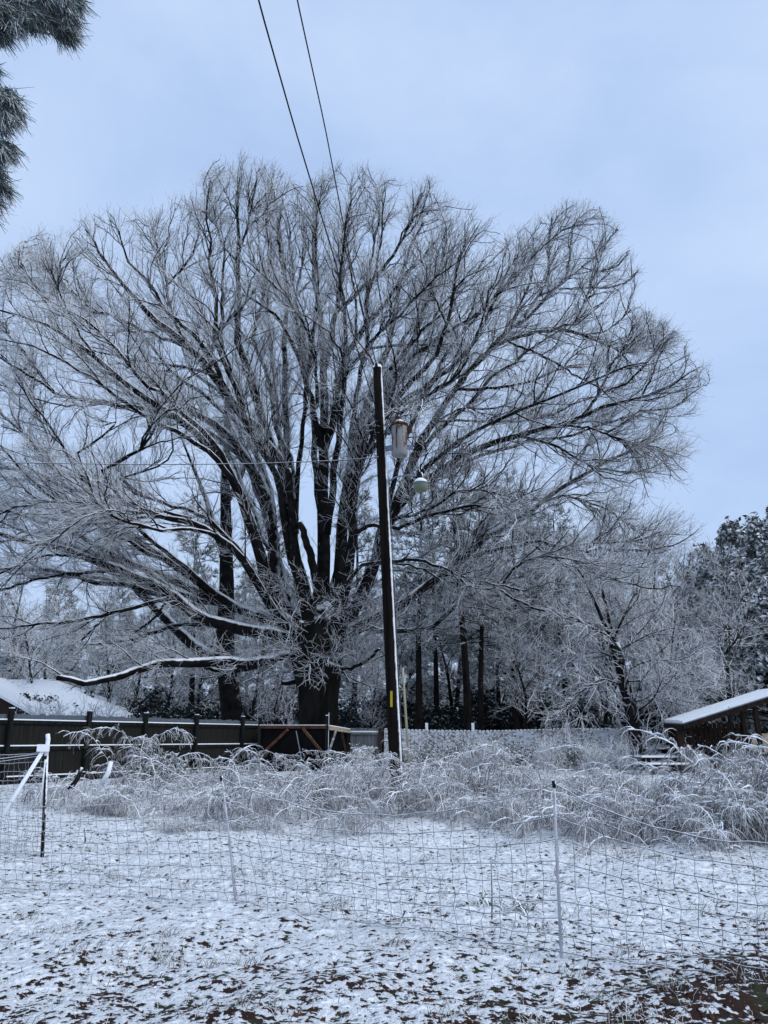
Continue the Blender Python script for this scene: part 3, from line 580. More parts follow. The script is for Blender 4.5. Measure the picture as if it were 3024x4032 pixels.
for i, (pr, fx, Y, s, rz, lab) in enumerate([
 (protoA, 2655, 36, 1.0, .3, 'frosted bare tree with dark slim trunk just left of the shed roof'),
 (protoB, 2800, 38, 1.05, 1.9, 'frosted thin tree standing behind the low end of the shed roof'),
 (protoA, 2875, 34.5, .9, 2.8, 'frosted thin tree in front of the dark round evergreen'),
 (protoB, 2380, 40, .95, 4.1, 'snow-laden bare tree in the dark wood left of the leaning tree'),
 (protoA, 2560, 42, 1.12, 5.0, 'tallest frosted bare tree above the crown of the leaning tree'),
 (protoB, 2060, 37, .72, 3.3, 'small snow-laden bare tree behind the middle of the flecked back fence'),
 (protoA, 30, 56, 1.3, .8, 'pale frosted tree at the left edge behind the snowy house roof'),
 (protoB, 170, 60, 1.35, 2.2, 'pale frosted tree above the ridge of the snowy house roof'),
 (protoA, 330, 58, 1.15, 3.9, 'pale frosted tree above the sloping right side of the snowy house roof'),
 (protoB, 500, 55, 1.05, 5.3, 'frosted tree just right of the snowy house roof'),
 (protoA, 650, 52, .95, 1.4, 'frosted tree left of the dark leaning limb behind the oak'),
 (protoB, 1090, 44, .62, .5, 'small snow-laden tree behind the fence between the two big trunks'),
 (protoA, 1450, 44, .6, 2.6, 'small snow-laden tree behind the fence right of the oak trunk'),
 (protoB, 2960, 42, 1.0, .2, 'frosted tree behind the shed at the right edge'),
 (protoA, 1560, 48, 1.0, 1.2, 'frosted tree in the wood directly behind the utility pole'),
 (protoB, 1775, 50, 1.15, 2.5, 'frosted tree in the wood left of the close pair of pines'),
 (protoA, 1960, 49, 1.1, 3.6, 'frosted tree in the wood right of the close pair of pines'),
 (protoB, 2120, 46, 1.1, 4.4, 'frosted tree in the wood right of the lone slim pine'),
 (protoA, 2310, 45, 1.1, 5.7, 'frosted tree rising left behind the leaning tree crown'),
 (protoB, 2470, 38, 1.0, .9, 'frosted tree directly behind the leaning trunk'),
 (protoA, 2720, 43, 1.1, 3.0, 'frosted tree over the low end of the shed roof, farther back'),
 (protoB, 2640, 33, .7, 5.1, 'small frosted tree between the leaning tree and the shed'),
 (protoB, 90, 50, 1.0, 3.3, 'frosted tree beside the left gable of the snowy house'),
 (protoA, 430, 50, .95, 5.9, 'frosted tree overlapping the right slope of the house roof'),
 (protoB, 780, 47, 1.0, .1, 'frosted tree left of the tall dark bare trunk'),
 (protoA, 980, 46, .9, 2.1, 'frosted tree just right of the tall dark bare trunk'),
 ]): place(pr, used, fx, Y, lab, s, rz, gl)
# ================================================================== PINES AND EVERGREENS
def cards(rng, cen, nrm_dir, n, ln, wd, spread_, flat=.0):
    """n needle blades (triangles) from each centre"""
    m = len(cen); d = nrm_dir[:, None, :]+spread_*rng.normal(size=(m, n, 3)); d[..., 2] *= 1-flat; d = nrm(d)
    p = cen[:, None, :]+.25*ln*rng.normal(size=(m, n, 3))*.4
    L_ = ln*(.6+.7*rng.random((m, n, 1))); s = nrm(np.cross(d, rng.normal(size=(m, n, 3))))*wd
    V = np.stack([p-s, p+s, p+d*L_+s*.35, p+d*L_-s*.35], 2).reshape(-1, 3)
    return V, [np.arange(len(V)).reshape(-1, 4)]
def pine_proto(name, seed, h, r0, crown0, blen, nb, mat=None, nd=(14, .32, .022)):
    rng = np.random.default_rng(seed); K = 12; t = np.zeros((1, K, 3)); d = np.array([.02*rng.normal(), .02*rng.normal(), 1.])
    for j in range(1, K): d = nrm(d+.02*rng.normal(size=3)+np.array([0, 0, .02])); t[0, j] = t[0, j-1]+d*h/(K-1)
    tr = np.linspace(r0, .03, K)[None]; root = thing(name, None, 'tree')
    mb = MB(); mb.add(*tubes(t, tr, 9)); mb.obj('trunk', M['pinebark'], root)
    u = crown0+(1-crown0)*np.sort(rng.random(nb))**1.0; f = u*(K-1); i0 = np.minimum(f.astype(int), K-2); fr = (f-i0)[:, None]
    p = t[0, i0]*(1-fr)+t[0, i0+1]*fr; az = rng.random(nb)*6.28
    rel = (u-crown0)/(1-crown0); Ln = blen*(1-.75*rel**1.6)*(.55+.6*rng.random(nb))*np.clip(.55+rel*2.2, 0, 1)
    dd = np.stack([np.cos(az), np.sin(az), -.12+.75*rel+.15*rng.normal(size=nb)], 1); dd = nrm(dd)
    B = np.zeros((nb, 6, 3)); B[:, 0] = p
    for j in range(1, 6): dd = nrm(dd+.12*rng.normal(size=dd.shape)+np.array([0, 0, .02])); B[:, j] = B[:, j-1]+dd*(Ln/5)[:, None]
    Br = np.linspace(1, .3, 6)[None]*(.014*Ln+.008)[:, None]
    s2, sr = grow(rng, B, Br, .32, .25, 1, (30, 70), (.4, 1.1), .4, 4, .15, (0, 0, .12), .015, .008)
    mb = MB(); mb.add(*tubes(B, Br, 4)).add(*tubes(s2, sr, 3)); mb.obj('branches', M['pinebark'], root)
    c = np.concatenate([s2[:, -1], s2[:, 2], B[:, -1], B[:, 4]]); dn = np.concatenate([nrm(s2[:, -1]-s2[:, -2]), nrm(s2[:, -1]-s2[:, -2]), nrm(B[:, -1]-B[:, -2]), nrm(B[:, -1]-B[:, -2])])
    V, Fq = cards(rng, c, dn*.8+np.array([0, 0, .15]), nd[0], nd[1], nd[2], .55)
    link('needles', make_mesh('needles', V, Fq, False), mat or M['needle'], root); return root
pine1 = pine_proto('pine_tree', 61, 17, .24, .42, 3.4, 60); pine2 = pine_proto('pine_tree', 62, 15.5, .2, .36, 3.0, 56)
wood1 = pine_proto('wood_pine', 63, 15, .2, .04, 3.6, 105, None, (15, .42, .034)); wood2 = pine_proto('wood_pine', 64, 12.5, .18, .02, 3.2, 95, None, (15, .42, .034))
gp = 'snow-dusted pines behind the back fence'
for i, (fx, Y, s, rz, lab) in enumerate([
 (1648, 43, .95, 0, 'pine trunk first to the right of the pale yellow guy guard, behind the back fence'),
 (1716, 47, 1.0, 1.1, 'pine trunk second to the right of the pale yellow guy guard, behind the back fence'),
 (1843, 41, 1.0, 2.3, 'thick pine, left one of the close pair behind the back fence'),
 (1895, 42.5, .96, 3.4, 'pine leaning slightly left, right one of the close pair behind the back fence'),
 (2042, 44, .9, 4.6, 'slim pine standing alone behind the middle of the back fence'),
 (2160, 46, .95, 5.1, 'pine to the right of the lone slim one, behind the back fence'),
 (2236, 43, .82, .7, 'crooked pine left of the leaning tree behind the back fence'),
 (2285, 48, .9, 2.0, 'thin pine nearest the leaning tree behind the back fence'),
 (740, 50, .95, 2.9, 'pine behind the dark board fence left of the tall dark bare tree'),
 (1010, 48, .98, 1.6, 'pine between the two big trunks behind the dark board fence'),
 (1400, 52, 1.02, 4.0, 'pine behind the oak trunk, left of the utility pole')]):
    place((pine1, pine2)[i % 2], used, fx, Y, lab, s, rz, gp)
rr_ = random.Random(4)
for i in range(34):
    fx = -250+i*104+rr_.uniform(-40, 40); Y = rr_.uniform(56, 74)
    s = rr_.uniform(.85, 1.12)*(Y/62)*(1.06 if fx > 1400 else .92 if fx > 700 else .8)
    place((wood1, wood2)[i % 2], used, fx, Y, 'far snow-dusted pine massed in the dark wood behind all other trees', s, rr_.uniform(0, 6.2), 'far pines of the dark wood')
# round evergreen at the right
def leafy(rng, cen, n, sz, jit):
    m = len(cen); c = cen[:, None, :]+jit*rng.normal(size=(m, n, 3)); nn = nrm(rng.normal(size=(m, n, 3))+np.array([0, -.1, .5]))
    u = nrm(np.cross(nn, rng.normal(size=(m, n, 3)))); v = np.cross(nn, u); s = sz*(.6+.8*rng.random((m, n, 1)))
    V = np.stack([c-u*s, c+v*s*.5, c+u*s, c-v*s*.5], 2).reshape(-1, 3); return V, [np.arange(len(V)).reshape(-1, 4)]
M['strap'] = snowy('green_strap_leaves', (.025, .04, .022), (.07, .09, .05), .5, 1.0, 6, namt=.5, nscale=9)
M['frostleaf'] = snowy('frosted_evergreen_leaves', (.05, .07, .065), (.10, .125, .12), -.4, .5, 1.2, namt=.7, nscale=2.6)
def evergreen(label, fx, Y, h, rad, seed, m=420, lf=.10):
    rng = np.random.default_rng(seed); b = P(fx, 2950, Y); z0 = gh(b[0], Y); root = thing('evergreen_tree', label, 'tree', (b[0], Y, z0))
    mb = MB(); mb.tube([(b[0], Y, z0-.1), (b[0]+.1, Y, z0+h*.5), (b[0], Y, z0+h*.75)], [.25, .16, .04], 9); mb.obj('trunk', M['pinebark'], root)
    d = nrm(rng.normal(size=(m, 3))); d[:, 2] = np.abs(d[:, 2])*1.0-.25*rng.random(m); r_ = (.72+.28*rng.random((m, 1)))
    hh = .5+.5*d[:, 2]
    c = np.array([b[0], Y, z0+h*.30])+d*r_*np.array([rad, rad, h*.62]); c = c[(c[:, 2] > z0+.5) & (d[:, 2] < .93)]
    c2 = (c[:, None, :]+.42*nrm(rng.normal(size=(len(c), 26, 3)))*rng.random((len(c), 26, 1))**.4).reshape(-1, 3)
    V, Fq = leafy(rng, c2, 5, lf, .10); link('foliage', make_mesh('foliage', V, Fq, False), M['frostleaf'], root)
    tw = np.zeros((len(c), 4, 3)); tw[:, 0] = np.array([b[0], Y, 0])+np.c_[np.zeros((len(c), 2)), z0+.3+(c[:, 2]-z0)*.6]
    for j in range(1, 4): tw[:, j] = tw[:, 0]+(c-tw[:, 0])*j/3
    mb = MB(); mb.add(*tubes(tw, np.linspace(.05, .015, 4)[None].repeat(len(c), 0), 4)); mb.obj('branches', M['pinebark'], root)
evergreen('dense round snow-dusted evergreen rising above the shed at the right edge', 3120, 39, 14.6, 4.6, 71, 640, .135)
evergreen('low dark evergreen behind the shed roof and under the round evergreen', 2870, 44, 8.0, 3.0, 72)
def understory(seed, h, rad):
    rng = np.random.default_rng(seed); root = thing('wood_shrub', None, 'shrub'); m = 90
    c = rng.normal(size=(m, 3))*np.array([rad*.5, rad*.4, 0]); c[:, 2] = .2+h*rng.random(m)**1.2*(1-.5*np.minimum(1, np.hypot(c[:, 0], c[:, 1])/rad))
    tw = np.zeros((m, 4, 3)); tw[:, 0, :2] = c[:, :2]*.15
    for j in range(1, 4): tw[:, j] = tw[:, 0]+(c-tw[:, 0])*j/3+.08*rng.normal(size=(m, 3))
    mb = MB(); mb.add(*tubes(tw, np.linspace(.03, .01, 4)[None].repeat(m, 0), 4)); s_, sr = grow(rng, tw, np.full((m, 4), .012), .3, .4, 1, (25, 60), (.4, .9), .2, 4, .2, (0, 0, .1), .012, .01); mb.add(*tubes(s_, sr, 3)); mb.obj('stems', M['limb2'], root)
    c2 = (c[:, None, :]+.4*nrm(rng.normal(size=(m, 26, 3)))*rng.random((m, 26, 1))**.4).reshape(-1, 3); c2 = c2[c2[:, 2] > 0]
    V, Fq = leafy(rng, c2, 4, .10, .10); link('foliage', make_mesh('foliage', V, Fq, False), M['shadeleaf'], root); return root
M['shadeleaf'] = snowy('dark_evergreen_leaves', (.014, .024, .023), (.034, .047, .044), .6, 1.15, 2, namt=.6, nscale=5)
us1, us2 = understory(75, 3.6, 2.6), understory(76, 2.8, 2.4)
rr_ = random.Random(9)
for i in range(40):
    fx = -180+i*80+rr_.uniform(-30, 30)
    place((us1, us2)[i % 2], used, fx, rr_.uniform(46, 57), 'dark evergreen undergrowth shrub between the trunks of the wood', rr_.uniform(.8, 1.25), rr_.uniform(0, 6.2), 'undergrowth of the dark wood')
# ================================================================== HOUSE (left, behind the fence)
def quad_slab(mb, a, b, c, d, th):
    q = np.array([a, b, c, d], float); n = np.cross(q[1]-q[0], q[3]-q[0]); n /= np.linalg.norm(n)
    if n[2] < 0: n = -n
    V = np.concatenate([q, q+n*th]); mb.add(V, [np.array([[3, 2, 1, 0], [4, 5, 6, 7], [0, 1, 5, 4], [1, 2, 6, 5], [2, 3, 7, 6], [3, 0, 4, 7]])])
h0 = P(215, 2683, 50); z0 = .5; ez = z0+1.95; rz_ = h0[2]
hx1 = P(545, 2850, 46)[0]; hx0 = P(-900, 2850, 46)[0]; hy0, hy1 = 45.5, 54.5
root = thing('house', 'house with a broad snow-covered hip roof behind the dark fence at the left', 'house', ((hx0+hx1)/2, 50, z0))
mb = MB(); mb.box(((hx0+hx1)/2, 50, (z0-.2+ez)/2), (hx1-hx0-.8, hy1-hy0-.8, ez-z0+.2)); mb.obj('wall', M['brownwood'], root, False)
rl = (hx0+3.5, 50, rz_); rr2 = (h0[0], 50, rz_)
V = np.array([(hx0, hy0, ez), (hx1, hy0, ez), (hx1, hy1, ez), (hx0, hy1, ez), rl, rr2]); Fh = [np.array([[0, 1, 5, 4], [2, 3, 4, 5]]), np.array([[1, 2, 5], [3, 0, 4]]), np.array([[3, 2, 1, 0]])]
roof = MB().add(V, Fh).obj('roof', M['fencetop'], root, False)
V2 = V.copy(); V2[:, 2] += .12; MB().add(V2, Fh[:2]).obj('roof_snow', M['snow'], root, False)
# gabled wing towards the camera
ga = P(-170, 2650, 43.5); ge = P(150, 2824, 43.5); gw = ge[0]-ga[0]
V = np.array([(ga[0]-gw, 43.5, z0-.2), (ga[0]+gw, 43.5, z0-.2), (ga[0]+gw, 43.5, ge[2]-.1), (ga[0], 43.5, ga[2]-.12), (ga[0]-gw, 43.5, ge[2]-.1)])
V = np.concatenate([V, V+np.array([0, 3, 0])]); MB().add(V, [np.array([[0, 1, 2, 3, 4], [9, 8, 7, 6, 5]]), np.array([[0, 5, 6, 1], [1, 6, 7, 2], [4, 9, 5, 0]])]).obj('gable', M['brownwood'], root, False)
mb = MB()
for sgn in (-1, 1): quad_slab(mb, (ga[0], 43.2, ga[2]), (ga[0]+sgn*(gw+.3), 43.2, ge[2]-.15), (ga[0]+sgn*(gw+.3), 49, ge[2]-.15), (ga[0], 49, ga[2]), .13)
mb.obj('wing_roof_snow', M['snow'], root, False)
# ================================================================== WOODEN FENCES
def board_run(root, a, b, ztop, zbot, mat, rng, wd=.14, back=.0, name='boards', jag=.02):
    a = np.array(a, float); b = np.array(b, float); d = b-a; Ln = np.linalg.norm(d); d /= Ln; n = int(Ln/wd); ang = math.atan2(d[1], d[0]); mb = MB()
    for i in range(n):
        c = a+d*(i+.5)*Ln/n; zt = ztop+rng.uniform(-jag, jag); th = .02+.004*(i % 2)
        mb.box((c[0]-d[1]*back, c[1]+d[0]*back, (zt+zbot)/2), (Ln/n-.006, th, zt-zbot), ang)
    return mb.obj(name, mat, root, False)
def rail(root, a, b, z, ht=.09, snow=.03, mat=None):
    mb = MB(); mb.beam((a[0], a[1], z), (b[0], b[1], z), .045, ht); mb.obj('rail', mat or M['oldwood'], root, False)
    if snow: mb = MB(); mb.beam((a[0], a[1], z+ht/2+snow/2+.003), (b[0], b[1], z+ht/2+snow/2+.003), .042, snow); mb.obj('rail_snow', M['snow'], root, False)
M['fenceboard'], t, b = mat_base('dark_boards_frosted_top', .85)
gp_ = N(t, 'ShaderNodeNewGeometry'); sp_ = N(t, 'ShaderNodeSeparateXYZ'); L(t, gp_.outputs['Position'], sp_.inputs[0])
zt = mrange(t, math2(t, 'ADD', sp_.outputs[2], math2(t, 'MULTIPLY', noise(t, 6, 4, .7, stretch=(3, 3, .5)), .22)), 2.06, 2.24)
dk = mixc(t, noise(t, 3, 4, .6, stretch=(5, 5, .4)), (.002, .003, .003, 1), (.03, .029, .025, 1))
L(t, mixc(t, zt, dk, (.10, .12, .145, 1)), b.inputs['Base Color'])
rg2 = random.Random(8)
fA = P(-330, 2800, 18.2); fB = P(1015, 2840, 28.6); FZ = .5; ZT = 2.2
root = thing('board_fence', 'dark weathered board fence with snow-lined rails and square posts at the left', 'fence', ((fA[0]+fB[0])/2, (fA[1]+fB[1])/2, FZ))
dv = np.array([fB[0]-fA[0], fB[1]-fA[1]]); Lf = np.linalg.norm(dv); dv /= Lf; nrmv = np.array([dv[1], -dv[0]])   # towards the camera
board_run(root, fA, fB, ZT, FZ-.15, M['fenceboard'], rg2)
for px in (-260, 32, 342, 565, 766, 948):
    # where the line of sight through this column crosses the fence
    d = ray(px, 2830); tt = np.linalg.solve(np.array([[dv[0], -d[0]], [dv[1], -d[1]]]), -np.array(fA[:2])); c = np.array(fA[:2])+dv*tt[0]+nrmv*.10
    mb = MB(); mb.box((c[0], c[1], FZ+.84), (.11, .11, 1.98), math.atan2(dv[1], dv[0])); mb.obj('post', M['oldwood'], root, False)
    mb = MB(); mb.box((c[0], c[1], FZ+1.84), (.10, .10, .02), math.atan2(dv[1], dv[0])); mb.obj('post_snow', M['snow'], root, False)
ra = np.array(fA[:2])+nrmv*.04; rb = np.array(fB[:2])+nrmv*.04
for z in (2.0, 1.36, .62): rail(root, ra, rb, z)
# enclosure of black sheets and timber in front of the oak
q0 = P(1023, 2870, 27.6); q1 = P(1288, 2870, 27.2); q2 = P(1374, 2880, 29.2); zt_ = P(1160, 2862, 27.4)[2]
root = thing('timber_pen', 'black sheeted pen with brown timber braces in front of the oak trunk', 'pen', ((q0[0]+q1[0])/2, 28, FZ))
def pane(a, b, z0, z1, mat, name, off=.04):
    mb = MB(); a = np.array(a[:2]); b = np.array(b[:2]); d = (b-a)/np.linalg.norm(b-a); n = np.array([-d[1], d[0]])*off
    mb.beam((a[0]+n[0], a[1]+n[1], (z0+z1)/2), (b[0]+n[0], b[1]+n[1], (z0+z1)/2), .02, z1-z0); return mb.obj(name, mat, root, False)
pane(q0, q1, FZ-.2, zt_-.05, M['tarp'], 'front_sheet'); pane(q1, q2, FZ-.2, zt_-.12, M['tarp'], 'side_sheet')
q3 = np.array([q0[0]+.2, 30.0, 0]); pane(q0, q3, FZ-.2, zt_-.05, M['tarp'], 'side_sheet'); pane(q3, q2, FZ-.2, zt_-.1, M['tarp'], 'back_sheet')
def ppost(a, zt, wd=.1, sn=False):
    mb = MB(); mb.box((a[0], a[1]-.03, (FZ-.2+zt)/2), (wd, wd, zt-FZ+.2)); mb.obj('post', M['oldwood'], root, False)
    if sn: mb = MB(); mb.box((a[0]+wd/2+.006, a[1]-.03, (FZ+.2+zt)/2+.1), (.012, wd*.7, zt-FZ-.2)); mb.box((a[0], a[1]-.03, zt+.012), (wd, wd, .024)); mb.obj('post_snow', M['snow'], root, False)
ppost(q0, P(1023, 2826, 27.6)[2]); ppost(q1, P(1288, 2818, 27.2)[2], .1, True); ppost(q2, P(1374, 2834, 29.2)[2], .12)
ppost(P(1093, 2829, 30), P(1093, 2829, 30)[2]); ppost(P(1127, 2829, 30), P(1127, 2829, 30)[2])
def brace(a, b, mat, name='brace', wd=.09, th=.05):
    mb = MB(); mb.beam(a, b, wd, th, (0, 1, 0)); return mb.obj(name, mat, root, False)
mb = MB(); mb.beam((q0[0], q0[1]-.06, zt_), (q1[0], q1[1]-.06, zt_-.01), .05, .1); mb.obj('top_rail', M['redwood'], root, False)
mb = MB(); mb.beam((q0[0], q0[1]-.06, zt_+.065), (q1[0], q1[1]-.06, zt_+.055), .045, .02); mb.obj('rail_snow', M['snow'], root, False)
qa = P(1298, 2866, 27.1); qb = P(1377, 2879, 29.0)
mb = MB(); mb.beam(qa, qb, .05, .13); mb.obj('top_rail', M['paleply'], root, False)
mb = MB(); mb.beam(qa+np.array([0, 0, .08]), qb+np.array([0, 0, .08]), .05, .025); mb.obj('rail_snow', M['snow'], root, False)
brace(P(1030, 2970, 27.3), P(1133, 2872, 27.3), M['redwood']); brace(P(1276, 2972, 27.1), P(1192, 2868, 27.1), M['redwood'])
brace(P(1296, 2960, 27.0), P(1322, 2880, 27.5), M['greywood'], wd=.07); brace(P(1366, 2978, 28.6), P(1346, 2884, 28.2), M['redwood'], wd=.07)
brace(P(1188, 2990, 27.1), P(1166, 2878, 27.2), M['greymetal'], 'hose', .03, .03)
# grey stretch and flecked back fence
root = thing('grey_fence', 'short grey weathered fence section with two snowy rails right of the timber pen', 'fence', (P(1430, 2900, 29.6)[0], 29.6, FZ))
g0 = P(1380, 2866, 29.8); g1 = P(1497, 2868, 29.8); board_run(root, g0, g1, g0[2], FZ-.2, M['greywood'], rg2, name='boards')
for z in (g0[2]-.2, g0[2]-.78): rail(root, (g0[0], g0[1]-.05), (g1[0], g1[1]-.05), z, .08, .05, M['greywood'])
mb = MB(); mb.box((g1[0], g1[1]-.07, (FZ-.2+g1[2])/2), (.14, .1, g1[2]-FZ+.2)); mb.obj('post', M['brownwood'], root, False)
root = thing('back_fence', 'long snow-flecked board fence with a white scalloped top across the back right', 'fence', (P(2000, 2900, 30)[0], 30, FZ))
xa, xb = P(1512, 2870, 29.9), P(2480, 2874, 30.4); mb = MB(); ms = MB(); n = int(np.linalg.norm(xb-xa)/.14); 
for i in range(n):
    u = (i+.5)/n; c = xa+(xb-xa)*u; zt2 = P(1512+968*u, 2871+8*math.sin(math.pi*min(u*1.4, 1)), 29.9+.5*u)[2]+rg2.uniform(-.008, .008)
    mb.box((c[0], c[1]+.004*(i % 2), (zt2+FZ-.25)/2), (.134, .02, zt2-FZ+.25))
    # dog-eared top cap of snow
    ms.add(np.array([[c[0]+sx*.06, c[1]+sy*.016, zt2+.002+(.0 if abs(sx) == 1 else .035)] for sx in (-1, -.5, .5, 1) for sy in (-1, 1)]), [np.array([[0, 2, 3, 1], [2, 4, 5, 3], [4, 6, 7, 5], [0, 1, 7, 6]]), np.array([[0, 6, 4, 2], [1, 3, 5, 7]])])
mb.obj('boards', M['fleck'], root, False); ms.obj('top_snow', M['snow'], root, False)
for px in (1680, 1862, 2236):
    c = P(px, 2860, 30.25); mb = MB(); mb.box((c[0], c[1], c[2]-.85), (.1, .1, 1.85)); mb.box((c[0], c[1], c[2]+.10), (.11, .11, .05)); mb.obj('post', M['snow'], root, False)
# ================================================================== SHED AND TABLES (right)
fc = P(2690, 2852, 25.0); bc = P(2618, 2848, 28.6); rc = P(3120, 2716, 24.6); rb_ = rc+(bc-fc)
root = thing('open_shed', 'brown open-sided shed with a snow-covered sloping roof at the right edge', 'shed', (fc[0]+1, 26, .5))
mb = MB(); quad_slab(mb, fc, rc, rb_, bc, .03); mb.obj('roof', M['greymetal'], root, False)
up = np.array([0, 0, .04]); ins = (rc-fc)*.01
mb = MB(); quad_slab(mb, fc+up+(bc-fc)*.16, rc+up+(bc-fc)*.16, rb_+up, bc+up, .09); mb.obj('roof_snow', M['snow'], root, False)
mb = MB(); quad_slab(mb, fc+up+(bc-fc)*.004, fc+(rc-fc)*.42+up+(bc-fc)*.004, fc+(rc-fc)*.42+up+(bc-fc)*.15, fc+up+(bc-fc)*.15, .07)
quad_slab(mb, fc+(rc-fc)*.43+up+(bc-fc)*.004, rc+up+(bc-fc)*.004, rc+up+(bc-fc)*.10, fc+(rc-fc)*.43+up+(bc-fc)*.10, .06); mb.obj('edge_snow', M['snow'], root, False)
mb = MB(); mb.beam(fc+np.array([0, -.03, -.07]), rc+np.array([0, -.03, -.07]), .03, .15); mb.obj('fascia', M['shedwood'], root, False)
mb = MB(); mb.beam(fc+np.array([-.03, 0, -.08]), bc+np.array([-.03, 0, -.08]), .03, .16); mb.obj('fascia', M['shedwood'], root, False)
def roofz(x, y):
    n = np.cross(rc-fc, bc-fc); return fc[2]-(n[0]*(x-fc[0])+n[1]*(y-fc[1]))/n[2]
def spost(fx, Y, wd, dp=.12, mat=None):
    c = P(fx, 2950, Y); zt = roofz(c[0], c[1])-.16; mb = MB(); mb.box((c[0], c[1], (zt+.3)/2), (wd, dp, zt-.3)); mb.obj('post', mat or M['shedwood'], root, False)
for a_ in ((2688, 25.15, .26, .12), (2727, 25.4, .14, .14), (2995, 24.9, .13, .13), (3070, 24.8, .13, .13), (2650, 28.3, .16, .16), (2940, 28.2, .14, .14), (3090, 28.2, .14, .14)): spost(*a_)
c0 = P(2650, 2950, 28.3); c1 = P(2940, 2950, 28.2)
mb = MB(); k = 16
for i in range(k):
    x = c0[0]+(c1[0]-c0[0])*(i+.5)/k; mb.box((x, 28.2, 1.25+.03*math.sin(i*2.1)), ((c1[0]-c0[0])/k-.03, .02, 1.75))
mb.obj('picket_wall', M['shedwood'], root, False)
mb = MB(); mb.box(((c0[0]+c1[0])/2, 28.24, 1.9), (c1[0]-c0[0], .04, .1)); mb.box(((c0[0]+c1[0])/2, 28.24, .8), (c1[0]-c0[0], .04, .1)); mb.obj('rail', M['shedwood'], root, False)
c2 = P(2958, 2888, 27); c3 = P(3060, 2962, 27)
mb = MB(); mb.box(((c2[0]+c3[0])/2, 27, (c2[2]+c3[2])/2), (c3[0]-c2[0], .03, c2[2]-c3[2])); mb.obj('pale_board', M['paleply'], root, False)
mb = MB(); mb.box(((c2[0]+c3[0])/2, 26.98, c3[2]-.07), (c3[0]-c2[0]+.4, .08, .08)); mb.box(((c2[0]+c3[0])/2, 26.98, c3[2]-.45), (c3[0]-c2[0]+.4, .08, .08)); mb.obj('rail', M['shedwood'], root, False)
def table(fx0, fx1, fy, Y, label, dpt=.75):
    a = P(fx0, fy, Y); b = P(fx1, fy, Y); cx = (a[0]+b[0])/2; wd = b[0]-a[0]; zt = a[2]; z0 = gh(cx, Y)
    root = thing('picnic_table', label, 'table', (cx, Y, z0))
    mb = MB(); ms = MB()
    for i in range(5): mb.box((cx, Y-dpt/2+dpt*(i+.5)/5, zt), (wd, dpt/5-.015, .04)); ms.box((cx, Y-dpt/2+dpt*(i+.5)/5, zt+.045), (wd-.01, dpt/5-.03, .05))
    mb.obj('tabletop', M['brownwood'], root, False); ms.obj('snow_cover', M['snow'], root, False)
    for sy in (-1, 1):
        mb = MB(); mb.box((cx, Y+sy*(dpt/2+.35), z0+(zt-z0)*.6), (wd, .24, .04)); mb.obj('bench', M['brownwood'], root, False)
        ms = MB(); ms.box((cx, Y+sy*(dpt/2+.35), z0+(zt-z0)*.6+.045), (wd-.02, .22, .05)); ms.obj('bench_snow', M['snow'], root, False)
    for sx in (-1, 1):
        x = cx+sx*(wd/2-.25)
        for sy in (-1, 1): mb = MB(); mb.beam((x, Y+sy*.2, zt-.03), (x, Y+sy*(dpt/2+.25), z0-.05), .05, .1, (1, 0, 0)); mb.obj('leg', M['brownwood'], root, False)
        mb = MB(); mb.beam((x+.05, Y-dpt/2-.42, z0+(zt-z0)*.6-.06), (x+.05, Y+dpt/2+.42, z0+(zt-z0)*.6-.06), .04, .1); mb.obj('crossbar', M['brownwood'], root, False)
table(2512, 2690, 2984, 25.6, 'dark picnic table under thick snow left of the shed post')
table(2540, 2690, 2950, 31.0, 'snowy picnic table farther back, behind the nearer table beside the shed')
# ================================================================== UTILITY POLE
PY = 17.0
pt = P(1486, 1446, PY); pm = P(1555, 2950, PY); dpole = (pt-pm)/(pt[2]-pm[2]); gpole = gh(pm[0], PY)
pole_at = lambda z: pm+dpole*(z-pm[2])
pb = pole_at(gpole-.3)
root = thing('utility_pole', 'dark wooden utility pole with rusty transformer and yard lamp, snow down its right side', 'utility pole', pole_at(gpole))
mb = MB(); zs = np.linspace(gpole-.3, pt[2], 14); mb.tube([pole_at(z) for z in zs], np.linspace(.142, .108, 14), 20); shaft = mb.obj('pole_shaft', M['polewood'], root)
mb = MB(); mb.lathe(pt, [(.112, -.03), (.115, .01), (.09, .05), (.04, .075), (0, .08)], 16); mb.obj('pole_top_snow', M['snow'], root)
# transformer
tc_ = P(1573, 1733, PY-.12); tx, ty, tz = tc_; Rt = .185; Ht = .40
mb = MB(); mb.lathe((tx, ty, tz), [(0, -Ht), (Rt*.9, -Ht), (Rt, -Ht+.03), (Rt, Ht-.04), (Rt, Ht)], 32); tank = mb.obj('transformer', M['rustpaint'], root)
mb = MB(); mb.lathe((tx, ty, tz), [(Rt+.002, Ht-.07), (Rt+.03, Ht-.06), (Rt+.03, Ht-.01), (Rt+.01, Ht+.01), (Rt*.5, Ht+.06), (0, Ht+.07)], 32); mb.obj('lid', M['rust'], tank)
mb = MB(); mb.lathe((tx, ty, tz), [(Rt*.5, Ht+.065), (Rt*.4, Ht+.10), (0, Ht+.12)], 20); mb.obj('lid_snow', M['snow'], tank)
mb = MB(); mb.lathe((tx-.02, ty, tz+Ht+.04), [(.05, 0), (.07, .03), (.05, .05), (.075, .08), (.05, .1), (.065, .13), (.04, .15), (.02, .2), (0, .21)], 16); mb.obj('bushing', M['rust'], tank)
mb = MB(); mb.box((tx+Rt+.06, ty-.03, tz+.25), (.10, .10, .13)); mb.obj('bushing_box', M['rust'], tank, False)
mb = MB(); mb.box((tx+Rt+.05, ty, tz-.18), (.13, .06, .10)); mb.obj('terminal', M['greymetal'], tank, False)
